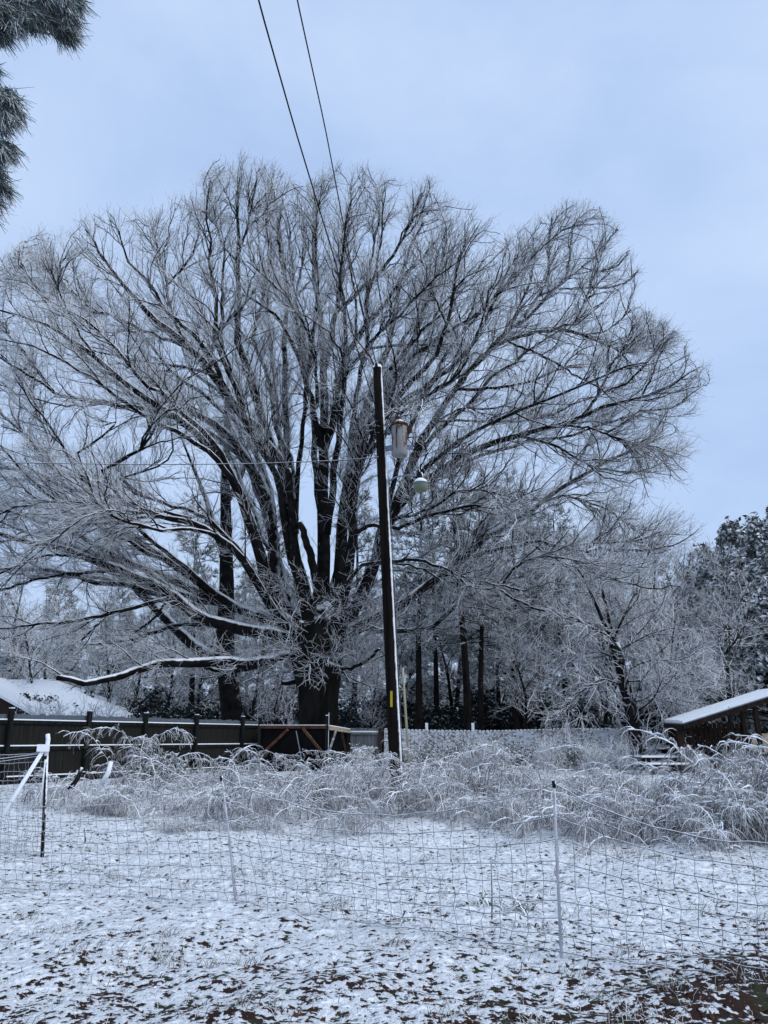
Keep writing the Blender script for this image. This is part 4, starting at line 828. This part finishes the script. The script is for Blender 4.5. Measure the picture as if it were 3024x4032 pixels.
mb = MB(); mb.box((tx-.08, ty-Rt-.004, tz+.02), (.02, .02, .55)); mb.obj('seam_strip', M['rust'], tank, False)
mb = MB()
for dz in (.22, -.19):
    c = pole_at(tz+dz); mb.beam((c[0]+.08, c[1]-.02, tz+dz), (tx-Rt+.02, ty, tz+dz), .08, .11)
mb.obj('bracket', M['greymetal'], tank, False)
mb = MB()
for k_, (ox, oz) in enumerate(((-.03, .25), (.04, .22))):
    c = pole_at(tz+.35); p0 = np.array([c[0]+.1, c[1]-.02, tz+.35-.15*k_]); p1 = np.array([tx+ox, ty, tz+Ht+oz]); u = np.linspace(0, 1, 12)[:, None]
    mb.tube(p0*(1-u)+p1*u+np.array([[0, 0, .22*(1+.3*k_)]])*np.sin(u*math.pi), .011, 6)
u = np.linspace(0, 1, 12)[:, None]; p0 = np.array([tx+.02, ty-.03, tz+Ht+.22]); p1 = np.array([tx-.07, ty-Rt-.02, tz+.1]); mb.tube(p0*(1-u)+p1*u+np.array([[0, -.08, .1]])*np.sin(u*math.pi), .008, 6)
mb.obj('jumper', M['cable'], tank)
# wire clamp cluster on the pole by the transformer
mb = MB(); c = pole_at(tz+.22)
for j in range(7):
    a = j*.9; p0 = c+np.array([.13*math.cos(a), -.11*abs(math.sin(a))-.05, .05*j-.15]); u = np.linspace(0, 1, 7)[:, None]
    mb.tube(p0+(np.array([.18*math.sin(j*2.3), -.04, .24*math.cos(j*1.7)]))*u+np.array([[0, -.05, .06]])*np.sin(u*3.1), .012, 6)
mb.obj('jumper', M['cable'], root)
mb = MB(); c = pole_at(P(1490, 1800, PY)[2]); mb.lathe((c[0]-.13, c[1]-.04, c[2]-.04), [(0, 0), (.03, .0), (.045, .03), (.03, .05), (.045, .08), (0, .1)], 12); mb.obj('insulator', M['greymetal'], root)
mb = MB(); mb.lathe(pt+np.array([-.02, -.10, -.06]), [(0, 0), (.03, .0), (.05, .03), (.035, .05), (.05, .08), (.03, .12), (0, .13)], 12); mb.obj('insulator', M['blackmetal'], root)
# lamp on its curved arm
a0 = P(1536, 1893, PY-.1); a1 = P(1568, 1876, PY-.25); a2 = P(1600, 1872, PY-.3); a3 = P(1640, 1874, PY-.3)
mb = MB(); mb.tube(resample([a0, (a0+a1)/2+np.array([0, 0, .02]), a1, a2, a3], 12), .022, 8); mb.box(a0+np.array([-.02, 0, 0]), (.05, .08, .16)); arm = mb.obj('lamp_arm', M['greymetal'], root)
lc = P(1656, 1894, PY-.3)
mb = MB(); mb.lathe(lc, [(.0, -.02), (.05, -.02), (.06, .04), (.06, .16), (.045, .2), (0, .2)], 16); mb.lathe(lc+np.array([-.04, -.03, .17]), [(0, 0), (.03, 0), (.03, .08), (0, .08)], 10); mb.obj('lamp_housing', M['blackmetal'], root)
mb = MB(); mb.lathe(lc+np.array([0, 0, -.02]), [(.04, .09), (.09, .07), (.14, .025), (.165, -.02), (.163, -.035)], 24); mb.obj('shade_snow', M['snow'], root); mb = MB(); mb.lathe(lc, [(.168, -.045), (.180, -.05), (.180, -.072), (.168, -.078)], 28); mb.obj('shade_rim', M['greymetal'], root)
mb = MB(); mb.lathe(lc, [(.05, .02), (.12, .0), (.165, -.05), (.17, -.06), (.158, -.16), (.14, -.235), (.10, -.252), (0, -.255)], 28); mb.obj('lamp_shade', M['shade'], root)
mb = MB(); c = P(1541, 2752, PY-.16); mb.box(c, (.05, .012, .33)); mb.obj('marker_plate', M['yellow'], root, False)
mb = MB(); cc = [pole_at(z)+np.array([.15*1.0, -.02, 0]) for z in np.linspace(gpole+.2, tz-.5, 12)]; mb.tube(cc, .009, 6); mb.obj('ground_wire', M['cablefrost'], root)
# wires
def wire(label, a, b, ext, sag, r, mat, grp=None):
    a = np.array(a); b = np.array(b); e = b+(b-a)*ext; u = np.linspace(0, 1, 40)[:, None]; Lh = np.linalg.norm(e-a)
    pts = a*(1-u)+e*u-np.array([[0, 0, 1.]])*sag*4*u*(1-u)
    mb = MB(); mb.tube(pts, r, 6); o = mb.obj('power_line', mat, None); tag(o, label, 'cable', grp)
def wire2(label, pts, r, mat):
    q = resample(np.array(pts), 40); mb = MB(); mb.tube(q, r, 6); o = mb.obj('power_line', mat, None); tag(o, label, 'cable')
# overhead pair: runs from the pole over the yard towards the viewer
p1 = P(1484, 1444, PY-.12); m1 = P(1379, 1024, 13.4); t1 = P(1280, 500, 10.0); e1 = P(1170, 0, 7.6); x1 = e1+(e1-t1)*4+np.array([0, 0, 1.2])
wire2('thick black overhead line, right one of the pair, tied to the pole tip', [p1, m1, t1, e1, x1], .0098, M['cable'])
p2 = P(1499, 1668, PY-.12); m2 = P(1398, 1350, 14.2); m3 = P(1324, 1042, 11.8); t2 = P(1159, 500, 9.0); e2_ = P(1017, 0, 7.0); x2 = e2_+(e2_-t2)*4+np.array([0, 0, 1.0])
wire2('thick black overhead line, the left one of the pair, ending beside the transformer', [p2, m2, m3, t2, e2_, x2], .0112, M['cable'])
wire2('thin frosted service cable running level from the pole to the left edge', [P(1490, 1800, PY-.1), P(1342, 1813, 17.2), P(1000, 1826, 17.6), P(600, 1829, 18), P(0, 1822, 18.5), P(-700, 1800, 19)], .012, M['cablefrost'])
root = thing('guy_wire', 'thin guy wire with a pale yellow guard tube behind the utility pole', 'guy wire', P(1613, 3040, 20.5))
ga_ = pole_at(P(1520, 1760, PY)[2])+np.array([.1, .05, 0]); gb_ = P(1613, 3060, 20.5); g1_ = P(1586, 2630, 19.6)
g1_ = ga_+(gb_-ga_)*.74; gtop = P(1586, 2630, 19.35); mb = MB(); mb.tube([ga_, gtop, gb_], .006, 6); mb.obj('cable', M['cablefrost'], root)
mb = MB(); mb.tube([gtop, (gtop+gb_)/2, gb_], [.026, .03, .033], 10); mb.obj('guard_tube', M['guard'], root)
# ================================================================== MESH FENCE IN THE YARD
rn = np.random.default_rng(21)
w1b, w2b = G(938, 3565), G(2209, 3755); plb, prb = G(-260, 3480), G(3560, 3960)
def post_at(b, top, r, mat, name, label, cap=None):
    b = np.array(b); root = thing(name, label, 'post', b)
    mb = MB(); mb.tube([b-np.array([0, 0, .15]), (b+top)/2, top], [r, r, r*.95], 10); mb.obj('shaft', mat, root)
    if cap: mb = MB(); mb.tube([top-np.array([0, 0, .035]), top+np.array([0, 0, .02])], r*1.25, 10); mb.obj('cap', cap, root)
    return top
w1t = post_at(w1b, P(872, 3062, w1b[1]+.02), .012, M['whitepost'], 'fence_post', 'thin white plastic post leaning left with a dark tip, holding the netting', M['blackmetal'])
w2t = post_at(w2b, P(2181, 3084, w2b[1]+.01), .0125, M['whitepost'], 'fence_post', 'thin white plastic post with a black cap, nearest post of the netting', M['blackmetal'])
plt_ = plb+np.array([0, 0, 1.05]); prt_ = prb+np.array([0, 0, 1.0])
def net_span(mb, b0, t0, b1, t1, sag, nrow, dx, seed, r=.0029):
    rn = np.random.default_rng(seed); n = max(3, int(np.linalg.norm(b1-b0)/dx)); u = np.linspace(0, 1, n+1)
    vv = np.array([0, .10, .2, .3, .41, .53, .66, .80, 1.0]) if nrow == 9 else np.linspace(0, 1, nrow)
    Gd = np.zeros((len(vv), n+1, 3))
    for i, v in enumerate(vv):
        base = b0[None]*(1-u)[:, None]+b1[None]*u[:, None]; top = t0[None]*(1-u)[:, None]+t1[None]*u[:, None]
        top[:, 2] -= sag*4*u*(1-u)*(.35+.65*(v))
        Gd[i] = base*(1-v)+top*v
        Gd[i, :, 2] = np.maximum(Gd[i, :, 2], gz(Gd[i, :, 0], Gd[i, :, 1])+.015+.01*i)
        jj = rn.normal(size=(n+1, 3))*np.array([.010, .02, .007]); jj[0] = jj[-1] = 0; Gd[i] += jj
    for i in range(len(vv)):
        q = Gd[i]; mb.tube(q, r*(1.7 if i in (0, len(vv)-1) else 1.45), 4, False)
    for j in range(n+1):
        col = Gd[:, j]; m_ = (col[:-1]+col[1:])/2+rn.normal(size=(len(vv)-1, 3))*np.array([.011, .008, 0]); q = np.empty((2*len(vv)-1, 3)); q[::2] = col; q[1::2] = m_
        mb.tube(q, r*.85, 4, False)
mb = MB(); net_span(mb, plb, plt_, w1b, w1t, .26, 9, .125, 1); net_span(mb, w1b, w1t, w2b, w2t, .30, 9, .125, 2); net_span(mb, w2b, w2t, prb, prt_, .22, 9, .125, 3)
o = mb.obj('fence_netting', M['net'], None); tag(o, 'sagging frosted string netting strung across the snowy yard between the white posts', 'netting')
kb = G(168, 3372); kt = P(186, 2905, kb[1]); root = thing('corner_post', 'black metal corner post crusted with snow and its slanting white brace at the left', 'post', kb)
mb = MB(); mb.tube([kb-np.array([0, 0, .1]), (kb+kt)/2, kt], .026, 8); mb.obj('shaft', M['blackmetal'], root)
mb = MB(); mb.tube([kt-np.array([-.02, .01, .25]), kt-np.array([-.02, .01, .02]), kt+np.array([0, 0, .05])], [.028, .032, .03], 8); mb.tube([kt+np.array([.022, -.012, -.9]), kt+np.array([.024, -.012, -.3])], [.012, .02], 6); mb.obj('snow_crust', M['snow'], root)
bt = P(176, 2945, kb[1]-.05); bb = P(-40, 3290, kb[1]-.3); mb = MB(); mb.tube([bt, (bt+bb)/2, bb], .030, 8); mb.obj('brace', M['snow'], root)
mb = MB(); mb.box(bt+np.array([-.02, 0, .0]), (.16, .12, .10), .3); mb.obj('clamp', M['snow'], root, False)
# rear left netting and wires
lb = P(-500, 3372, kb[1]+1.2); lb[2] = gh(lb[0], lb[1]); lt = lb+np.array([0, 0, 1.35])
mb = MB(); net_span(mb, lb, lt, kb, kt-np.array([0, 0, .2]), .06, 12, .10, 5, .0032); o = mb.obj('wire_fence', M['net'], None); tag(o, 'close-meshed wire fence panel left of the black corner post', 'wire fence')
mb = MB()
for z0_, z1_ in ((2983, 2969), (2994, 2978)):
    mb.tube([P(-500, z0_+18, kb[1]+1), P(0, z0_+6, kb[1]+.1), P(160, z1_, kb[1])], .011, 6, False)
o = mb.obj('fence_wire', M['cablefrost'], None); tag(o, 'pair of frosted strands running left from the top of the black corner post', 'wire')
def stick(label, a, b, r, mat, name='stake', cat='stake'):
    a = np.array(a); b = np.array(b); mb = MB(); m_ = (a+b)/2+np.array([r*.8, 0, 0]); mb.tube([a, m_, b], [r, r*.95, r*.8], 8); o = mb.obj(name, mat, None); tag(o, label, cat)
stick('thin black rod stuck upright in the snow behind the netting', G(1936, 3612)-np.array([0, 0, .05]), P(1934, 3391, G(1936, 3612)[1]), .006, M['blackmetal'])
gk = G(2515, 3235); stick('thin black stake among the drooping canes at the right', gk, P(2512, 3085, gk[1]), .012, M['blackmetal'])
gk = P(1884, 3110, 17); stick('short snow-tipped stake right of the utility pole base', gk, P(1882, 3018, 17), .022, M['cane'])
gk = G(335, 3315); stick('short dark stub poking from the snow near the left corner post', gk, P(333, 3262, gk[1]), .012, M['blackmetal'])
gk = P(398, 3090, 16); stick('leaning post stump coated all over in snow at the left', gk, P(438, 2998, 16), .05, M['snow'], 'leaning_post', 'post')
gk = P(272, 3110, 16); stick('dark leaning post stump beside the snow-coated one', gk, P(322, 3024, 16.2), .05, M['pinebark'], 'leaning_post', 'post')
# ================================================================== DROOPING CANES (snow-bent weeds)
def weeping_proto(seed, nc, h, rad):
    rng = np.random.default_rng(seed); root = thing('weeping_shrub', None, 'shrub')
    K = 14; az = rng.random(nc)*6.28; p = np.stack([.25*rng.normal(size=nc), .25*rng.normal(size=nc), np.full(nc, -.05)], 1)
    el = np.radians(60+28*rng.random(nc)); d = np.stack([np.cos(az)*np.cos(el), np.sin(az)*np.cos(el), np.sin(el)], 1); Ln = h*(1.3+.9*rng.random(nc))
    B = np.zeros((nc, K, 3)); B[:, 0] = p; bend = 2.0+1.1*rng.random((nc, 1))
    ax = np.stack([-np.sin(az), np.cos(az), 0*az], 1)
    for j in range(1, K):
        th = bend[:, 0]*(.3+1.2*j/K)/(K-1)  # rotate downwards, outwards
        hor = np.stack([np.cos(az), np.sin(az), 0*az], 1); e_ = np.arctan2(d[:, 2], (d*hor).sum(1))-th
        d = hor*np.cos(e_)[:, None]+np.array([0, 0, 1.])*np.sin(e_)[:, None]+.15*rng.normal(size=d.shape); d = nrm(d); B[:, j] = B[:, j-1]+d*(Ln/(K-1))[:, None]
        B[:, j, 2] = np.maximum(B[:, j, 2], .03)
    mb = MB(); mb.add(*tubes(B, np.linspace(1, .6, K)[None]*(.006+.011*rng.random((nc, 1))**2), 5)); mb.obj('canes', M['cane'], root)
    s, sr = grow(rng, B, np.full((nc, K), .01), .042, .3, 1, (30, 80), (.15, .5), .2, 6, .15, (0, 0, -2.2), .0055, .004)
    s2, sr2 = grow(rng, s, sr, .085, .1, 1, (25, 60), (.08, .2), .2, 3, .2, (0, 0, -1.), .0045, .004)
    for q in (s, s2): q[..., 2] = np.maximum(q[..., 2], .0)
    mb = MB(); mb.add(*tubes(s, sr, 3)).add(*tubes(s2, sr2, 3)); mb.obj('drooping_twigs', M['brush'], root)
    # snow lying in broken ridges along the tops of the bent canes and their side twigs
    T = nrm(np.gradient(B, axis=1)); flat = np.clip(1-np.abs(T[..., 2])*1.1, 0, 1); rid = flat*(.007+.016*rng.random((nc, K)))*(rng.random((nc, K)) < .8)
    S_ = B+np.array([0, 0, 1.])*(rid*.6)[..., None]
    Sf, Rf = resample_batch(S_, 40), resample_r(rid, 40); Sf = Sf+rng.normal(size=Sf.shape)*.005; Rf = Rf*(.5+.9*rng.random(Rf.shape)); Rf[:, :7] *= 0
    mb = MB(); mb.add(*tubes(Sf[:, 6:], np.maximum(Rf[:, 6:], .0012), 6))
    Ts = nrm(np.gradient(s, axis=1)); fl = np.clip(1-np.abs(Ts[..., 2])*1.25, 0, 1)*.013*(rng.random(sr.shape) < .55); mb.add(*tubes(s+np.array([0, 0, .006]), np.maximum(fl, .0012), 4))
    mb.obj('snow_ridges', M['snow'], root); return root
wp = [weeping_proto(80+i, n, h, 1) for i, (n, h) in enumerate(((16, .95), (20, .8), (13, 1.1), (18, .7), (9, 1.2), (26, .65)))]
rows = [  # photo column of the mound, distance, scale
 (260, 16.5, .8), (430, 15.6, .9), (560, 17.5, 1.0), (700, 15.2, .95), (840, 16.6, 1.05), (960, 15.0, .95), (1060, 17.2, 1.0), (1180, 14.6, .85), (1290, 16.0, 1.0), (1400, 15.0, .9), (1420, 18.5, 1.0),
 (1530, 15.6, .9), (1660, 16.0, 1.05), (1780, 15.2, .95), (1880, 16.8, 1.0), (1980, 14.6, .9), (2060, 15.8, 1.05), (2170, 13.6, 1.05), (2260, 15.6, 1.1), (2330, 13.4, 1.05), (2440, 14.8, 1.1), (2520, 13.0, .95), (2620, 14.2, .9),
 (2700, 12.7, .95), (2800, 13.6, 1.2), (2900, 12.4, 1.1), (2980, 13.6, 1.35), (3060, 12.6, 1.3), (2890, 15.2, 1.0), (3040, 15.4, 1.35), (2770, 16.4, .6),
 (1475, 16.6, .9), (1610, 17.6, .95), (1720, 18.0, .85), (1945, 17.8, .85), (2120, 17.4, .9), (640, 20.0, 1.0), (860, 20.5, .9), (1120, 21, .95), (1330, 21.5, 1.0), (2300, 18.5, .8), (2480, 17.6, .8), (1000, 13.9, .55), (1390, 13.4, .55), (760, 13.8, .5), (2420, 12.7, .6)]
rr_ = random.Random(12)
where = ['left of the white leaning post', 'below the timber pen', 'around the foot of the utility pole', 'in front of the back fence', 'behind the nearest white post', 'below the shed']
for i, (fx, Y, s) in enumerate(rows):
    k_ = 'front row of the thicket' if Y < 14.3 else ('middle of the thicket' if Y < 18 else 'back of the thicket')
    wh = where[0] if fx < 800 else where[1] if fx < 1350 else where[2] if fx < 1700 else where[3] if fx < 2050 else where[4] if fx < 2600 else where[5]
    sz_ = 'small' if s < .7 else ('tall' if s > 1.15 else 'mid-sized')
    place(wp[(i*5+i//6) % 6], used, fx, Y, f'{sz_} snow-bent drooping shrub, {k_}, {wh}', (s*rr_.uniform(.8, 1.15), s*rr_.uniform(.8, 1.15), s*rr_.uniform(.75, 1.15)*(.58 if Y > 19 and fx < 1500 else .66 if 2590 < fx < 2870 else .86 if 1500 < fx < 2720 else 1.25 if fx > 2880 else .95)), rr_.uniform(0, 6.2), 'snow-bent drooping shrubs across the yard')
# twiggy frosted bushes in front of the back fence and leafy ones on it
def twig_bush(seed, h, mat, leaves=0):
    rng = np.random.default_rng(seed); nc = 16; K = 7; az = rng.random(nc)*6.28; el = np.radians(50+35*rng.random(nc)); d = np.stack([np.cos(az)*np.cos(el), np.sin(az)*np.cos(el), np.sin(el)], 1)
    B = np.zeros((nc, K, 3)); B[:, 0] = .15*rng.normal(size=(nc, 3))*np.array([1, 1, 0])
    for j in range(1, K): d = nrm(d+.13*rng.normal(size=d.shape)); B[:, j] = B[:, j-1]+d*(h*(.7+.5*rng.random((nc, 1)))/(K-1))
    s, sr = grow(rng, B, np.linspace(.012, .007, K)[None].repeat(nc, 0), .09, .2, 1, (25, 60), (.3, .7), .3, 5, .2, (0, 0, .1), .008, .006)
    s2, sr2 = grow(rng, s, sr, .10, .1, 1, (25, 60), (.12, .3), .2, 3, .2, (0, 0, 0), .0065, .0055)
    root = thing('leafy_shrub' if leaves else 'twiggy_bush', None, 'shrub'); mb = MB(); mb.add(*tubes(B, np.linspace(.014, .007, K)[None].repeat(nc, 0), 5)).add(*tubes(s, sr, 3)).add(*tubes(s2, sr2, 3)); mb.obj('stems', mat, root)
    if leaves:
        c = np.concatenate([s2[:, -1], s[:, -1], s[:, 2]]); V, Fq = leafy(rng, c, leaves, .045, .06); link('leaves', make_mesh('leaves', V, Fq, False), M['leaf'], root)
    return root
tb = twig_bush(91, 1.3, M['twig2']); lb_ = twig_bush(92, 1.05, M['twig2'], 2)
for i, (fx, Y, s, lab) in enumerate([(1420, 28.9, .9, 'left of the rough post beside the grey fence'), (1590, 29.0, .9, 'behind the pale yellow guard tube'), (1690, 29.0, .85, 'one step right of the guard tube'), (1800, 29.0, 1.0, 'below the close pair of pine trunks'), (1930, 29.1, 1.0, 'left of the lone slim pine'), (2040, 29.0, .9, 'below the lone slim pine'), (2150, 29.0, 1.0, 'right of the lone slim pine'), (2260, 29.2, .95, 'below the crooked pine'), (2360, 29.0, .85, 'near the right end')]):
    place(lb_, used, fx, Y, f'green-leaved snowy shrub against the back fence, {lab}', s*.82, i*1.7, 'leafy shrubs along the back fence')
for i, (fx, Y, s, lab) in enumerate([(2330, 26.5, .8, 'left of the leaning tree foot'), (2450, 26, .8, 'at the foot of the leaning tree'), (2160, 27, .9, 'before the middle of the back fence'), (1910, 27.5, .8, 'farthest left before the back fence'), (2740, 22.5, .65, 'below the low eave of the shed'), (2900, 21.5, .65, 'in front of the shed posts at the right')]):
    place(tb, used, fx, Y, f'bare twiggy frosted bush {lab}', s, i*1.3, 'bare twiggy bushes at the right')
place(tb, used, 175, 37, 'thin bare shrub rising in front of the snowy house roof, over the dark fence', 2.1, .4, 'shrubs in front of the house roof')
place(tb, used, 380, 38, 'bare twiggy bush in front of the falling right edge of the house roof', 2.1, 2.0, 'shrubs in front of the house roof')
# bush with dull red leaves beyond the fence, cedar sapling before it
def sapling():
    rng = np.random.default_rng(95); b = P(610, 3040, 18.6); z = gh(b[0], b[1]); root = thing('cedar_sapling', 'small green cedar with snow-lined drooping fronds in front of the dark board fence', 'sapling', (b[0], 18.6, z))
    B = []; st = np.array([[b[0]+x, 18.6+rng.normal()*.1, z+zz_] for x, zz_ in ((-.35, .9), (-.1, 1.15), (.15, .8), (.4, .7), (-.5, .55), (.0, .5), (.55, .5), (-.25, .7), (.3, .95))])
    for p in st: B.append(resample([(b[0]+.1*rng.normal(), 18.6, z-.05), ((b[0]+p[0])/2, 18.6, z+(p[2]-z)*.75), p, p+np.array([(p[0]-b[0])*.6, -.15, -.12])], 9))
    B = np.array(B); rd = np.linspace(.014, .006, 9)[None].repeat(len(B), 0)
    s, sr = grow(rng, B, rd, .05, .25, 1, (45, 80), (.2, .5), .3, 5, .1, (0, 0, -.3), .007, .004)
    mb = MB(); mb.add(*tubes(B, rd, 5)).add(*tubes(s, sr, 3)); mb.obj('stems', M['cane'], root)
    c = s[:, 1:].reshape(-1, 3); V, Fq = cards(rng, c, np.repeat(nrm(s[:, -1]-s[:, 0]), 4, 0), 5, .09, .012, .5); link('fronds', make_mesh('fronds', V, Fq, False), M['leaf'], root)
sapling()
for i, (fx, fy, Y, s) in enumerate(((1160, 2830, 36, .8),)):
    rng = np.random.default_rng(97); b = P(fx, fy, Y); root = thing('red_leaf_shrub', 'thin shrub with clinging dull red leaves behind the pen, left of the oak trunk', 'shrub', (b[0], Y, gh(b[0], Y)))
    B = np.zeros((9, 6, 3)); B[:, 0] = np.array([b[0], Y, .45])+.2*rng.normal(size=(9, 3))*np.array([1, 1, 0])
    for j in range(1, 6): B[:, j] = B[:, j-1]+np.array([0, 0, .65])+.22*rng.normal(size=(9, 3))
    s_, sr = grow(rng, B, np.full((9, 6), .015), .3, .3, 1, (30, 60), (.5, 1.1), .3, 5, .2, (0, 0, .1), .010, .008); mb = MB(); mb.add(*tubes(B, np.full((9, 6), .015), 5)).add(*tubes(s_, sr, 3)); mb.obj('stems', M['twig2'], root)
    V, Fq = leafy(rng, s_[:, 2:].reshape(-1, 3), 2, .07, .08); link('leaves', make_mesh('leaves', V, Fq, False), M['redleaf'], root)
# ================================================================== NEAR PINE BOUGHS (top left)
def near_pine():
    rng = np.random.default_rng(101); bx, by = -6.2, 7.6; root = thing('near_pine', 'frost-coated pine reaching its needle boughs into the top left corner', 'tree', (bx, by, 0))
    mb = MB(); mb.tube([(bx, by, -.2), (bx+.05, by, 4), (bx, by+.1, 9), (bx, by, 13)], [.22, .19, .14, .06], 12); mb.obj('trunk', M['pinebark'], root)
    ends = [(300, 60, 7.0), (310, 90, 7.3), (260, 20, 7.1), (220, 50, 7.3), (160, 95, 7.3), (90, 110, 7.0), (50, 20, 7.2), (10, 60, 7.0), (130, 10, 7.2), (200, 0, 7.0), (-20, 90, 7.2), (285, 150, 7.4), (40, 150, 7.3), (75, 400, 7.0), (45, 440, 7.1), (35, 610, 7.1), (30, 470, 7.3), (330, 20, 7.2), (300, 135, 7.2), (250, 60, 7.4), (200, 90, 7.1), (180, 20, 7.5), (120, 90, 7.2), (60, 60, 7.4), (20, 120, 7.1), (90, 20, 7.6), (280, 0, 7.0), (240, 100, 7.6), (150, 60, 7.0), (30, 30, 7.0), (330, -60, 7.3), (220, -40, 7.2), (100, -60, 7.2), (0, -20, 7.5),
            (60, 370, 7.2), (85, 440, 7.3), (30, 420, 7.5), (60, 475, 7.0), (20, 500, 7.2), (60, 585, 7.2), (25, 580, 7.5), (20, 700, 7.2), (40, 750, 7.3), (0, 660, 7.5), (5, 800, 7.2), (-10, 270, 7.3), (-30, 850, 7.2), (-60, 400, 7.2), (-60, 560, 7.3), (-50, 700, 7.1), (10, 370, 7.0)]
    mb = MB(); cs = []; ds = []
    for fx, fy, Y in ends:
        e_ = P(fx, fy, Y); e_ += np.array([-.06, 0, .04]); s0 = np.array([bx, by, e_[2]+.9]); md = (s0+e_)/2+np.array([0, 0, .35])
        q = resample([s0, md, e_+np.array([-.5, .1, .16]), e_], 10); mb.tube(q, np.linspace(.03, .007, 10), 5)
        dr = nrm(q[-1]-q[-3])
        for k_ in range(4): cs.append(q[-1]-dr*.055*k_); ds.append(dr*.5+np.array([.05, -.05, -.62]))
    mb.obj('boughs', M['cane'], root)
    V, Fq = cards(rng, np.array(cs), nrm(np.array(ds))*1.0, 60, .25, .0052, .24); link('needles', make_mesh('needles', V, Fq, False), M['needle_near'], root)
near_pine()
# ================================================================== GROUND COVER
def strappy(label, fx, fy, n, ln, seed):
    rng = np.random.default_rng(seed); g = G(fx, fy); root = tag(None or bpy.data.objects.new('tmp', None), None, None) if False else None
    K = 6; az = rng.random(n)*6.28; el = np.radians(35+50*rng.random(n)); hor = np.stack([np.cos(az), np.sin(az), 0*az], 1); p = np.array([g[0], g[1], gh(g[0], g[1])-.02])+.08*rng.normal(size=(n, 3))*np.array([1, 1, 0]); L_ = ln*(.6+.7*rng.random(n))
    V = []; B = np.zeros((n, K, 3)); B[:, 0] = p; e_ = el.copy()
    for j in range(1, K): e_ = e_-(.25+.35*rng.random(n)); d = hor*np.cos(e_)[:, None]+np.array([0, 0, 1.])*np.sin(e_)[:, None]; B[:, j] = B[:, j-1]+d*(L_/(K-1))[:, None]; B[:, j, 2] = np.maximum(B[:, j, 2], p[:, 2]+.03)
    side = np.cross(hor, [0, 0, 1.])[:, None, :]*(np.array([1, 1, .95, .8, .5, .1])[None, :, None]*.008)
    V = np.concatenate([B-side, B+side], 1).reshape(-1, 3); b0 = (np.arange(n)*2*K)[:, None]; i = np.arange(K-1)[None]
    F_ = np.stack([b0+i, b0+i+1, b0+K+i+1, b0+K+i], -1).reshape(-1, 4); o = link('strap_leaf_plant', make_mesh('strap_leaf_plant', V, [F_]), M['strap']); tag(o, label, 'plant')
strappy('clump of green strap leaves dusted with snow left of the nearest white post', 2055, 3565, 80, .42, 1)
strappy('flattened low clump of green strap leaves left of the upright one', 1905, 3555, 60, .36, 2)
strappy('small dark green tuft just below the strap leaf clumps', 2075, 3640, 34, .24, 3)
strappy('small dark green tuft at the netting foot, mid picture', 1560, 3625, 34, .22, 4)
rng = np.random.default_rng(7)
# withered grass blades and dead leaves poking through the snow
m_ = 3600; y = 4.4+9.5*rng.random(m_)**1.5; x = (rng.random(m_)-.5)*2*(.62*y+.4)
cl = rng.random((90, 2)); cy = 4.6+8*cl[:, 0]; cx = (cl[:, 1]-.5)*2*.6*cy; k_ = rng.integers(0, 90, 2200); x[:2200] = cx[k_]+.07*rng.normal(size=2200); y[:2200] = cy[k_]+.07*rng.normal(size=2200)
z = gz(x, y)+lump(x, y); hgt = .04+.11*rng.random(m_)**2; a = rng.random(m_)*6.28; B = np.zeros((m_, 3, 3)); B[:, 0] = np.stack([x, y, z-.01], 1)
d = np.stack([.5*np.cos(a), .5*np.sin(a), np.ones(m_)], 1); B[:, 1] = B[:, 0]+d*hgt[:, None]*.5; B[:, 2] = B[:, 1]+np.stack([.9*np.cos(a), .9*np.sin(a), np.full(m_, .55)], 1)*hgt[:, None]*.5
mb = MB(); mb.add(*tubes(B, np.array([[.0028, .0022, .001]]).repeat(m_, 0), 3)); o = mb.obj('grass', M['grass'], None); tag(o, None, None, None, 'stuff')
m_ = 5200; y = 4.3+8.5*rng.random(m_)**2.2; x = (rng.random(m_)-.5)*2*(.62*y+.4); sel = rng.random(m_) < np.clip(.35+.5*(x > .8)*(y < 7)+.3*(y < 5.6), 0, 1); x, y = x[sel], y[sel]; m_ = len(x)
z = gz(x, y)+lump(x, y)+.004; c = np.stack([x, y, z], 1); nn = nrm(rng.normal(size=(m_, 3))*.45+np.array([0, 0, 1])); u = nrm(np.cross(nn, rng.normal(size=(m_, 3)))); v = np.cross(nn, u); s = (.008+.022*rng.random((m_, 1))**1.5)
V = np.stack([c-u*s, c-u*s*.2+v*s*.6, c+u*s+nn*s*.5, c-u*s*.1-v*s*.6+nn*s*.3], 1).reshape(-1, 3); o = link('leaf_litter', make_mesh('leaf_litter', V, [np.arange(len(V)).reshape(-1, 4)], False), M['deadleaf']); tag(o, None, None, None, 'stuff')
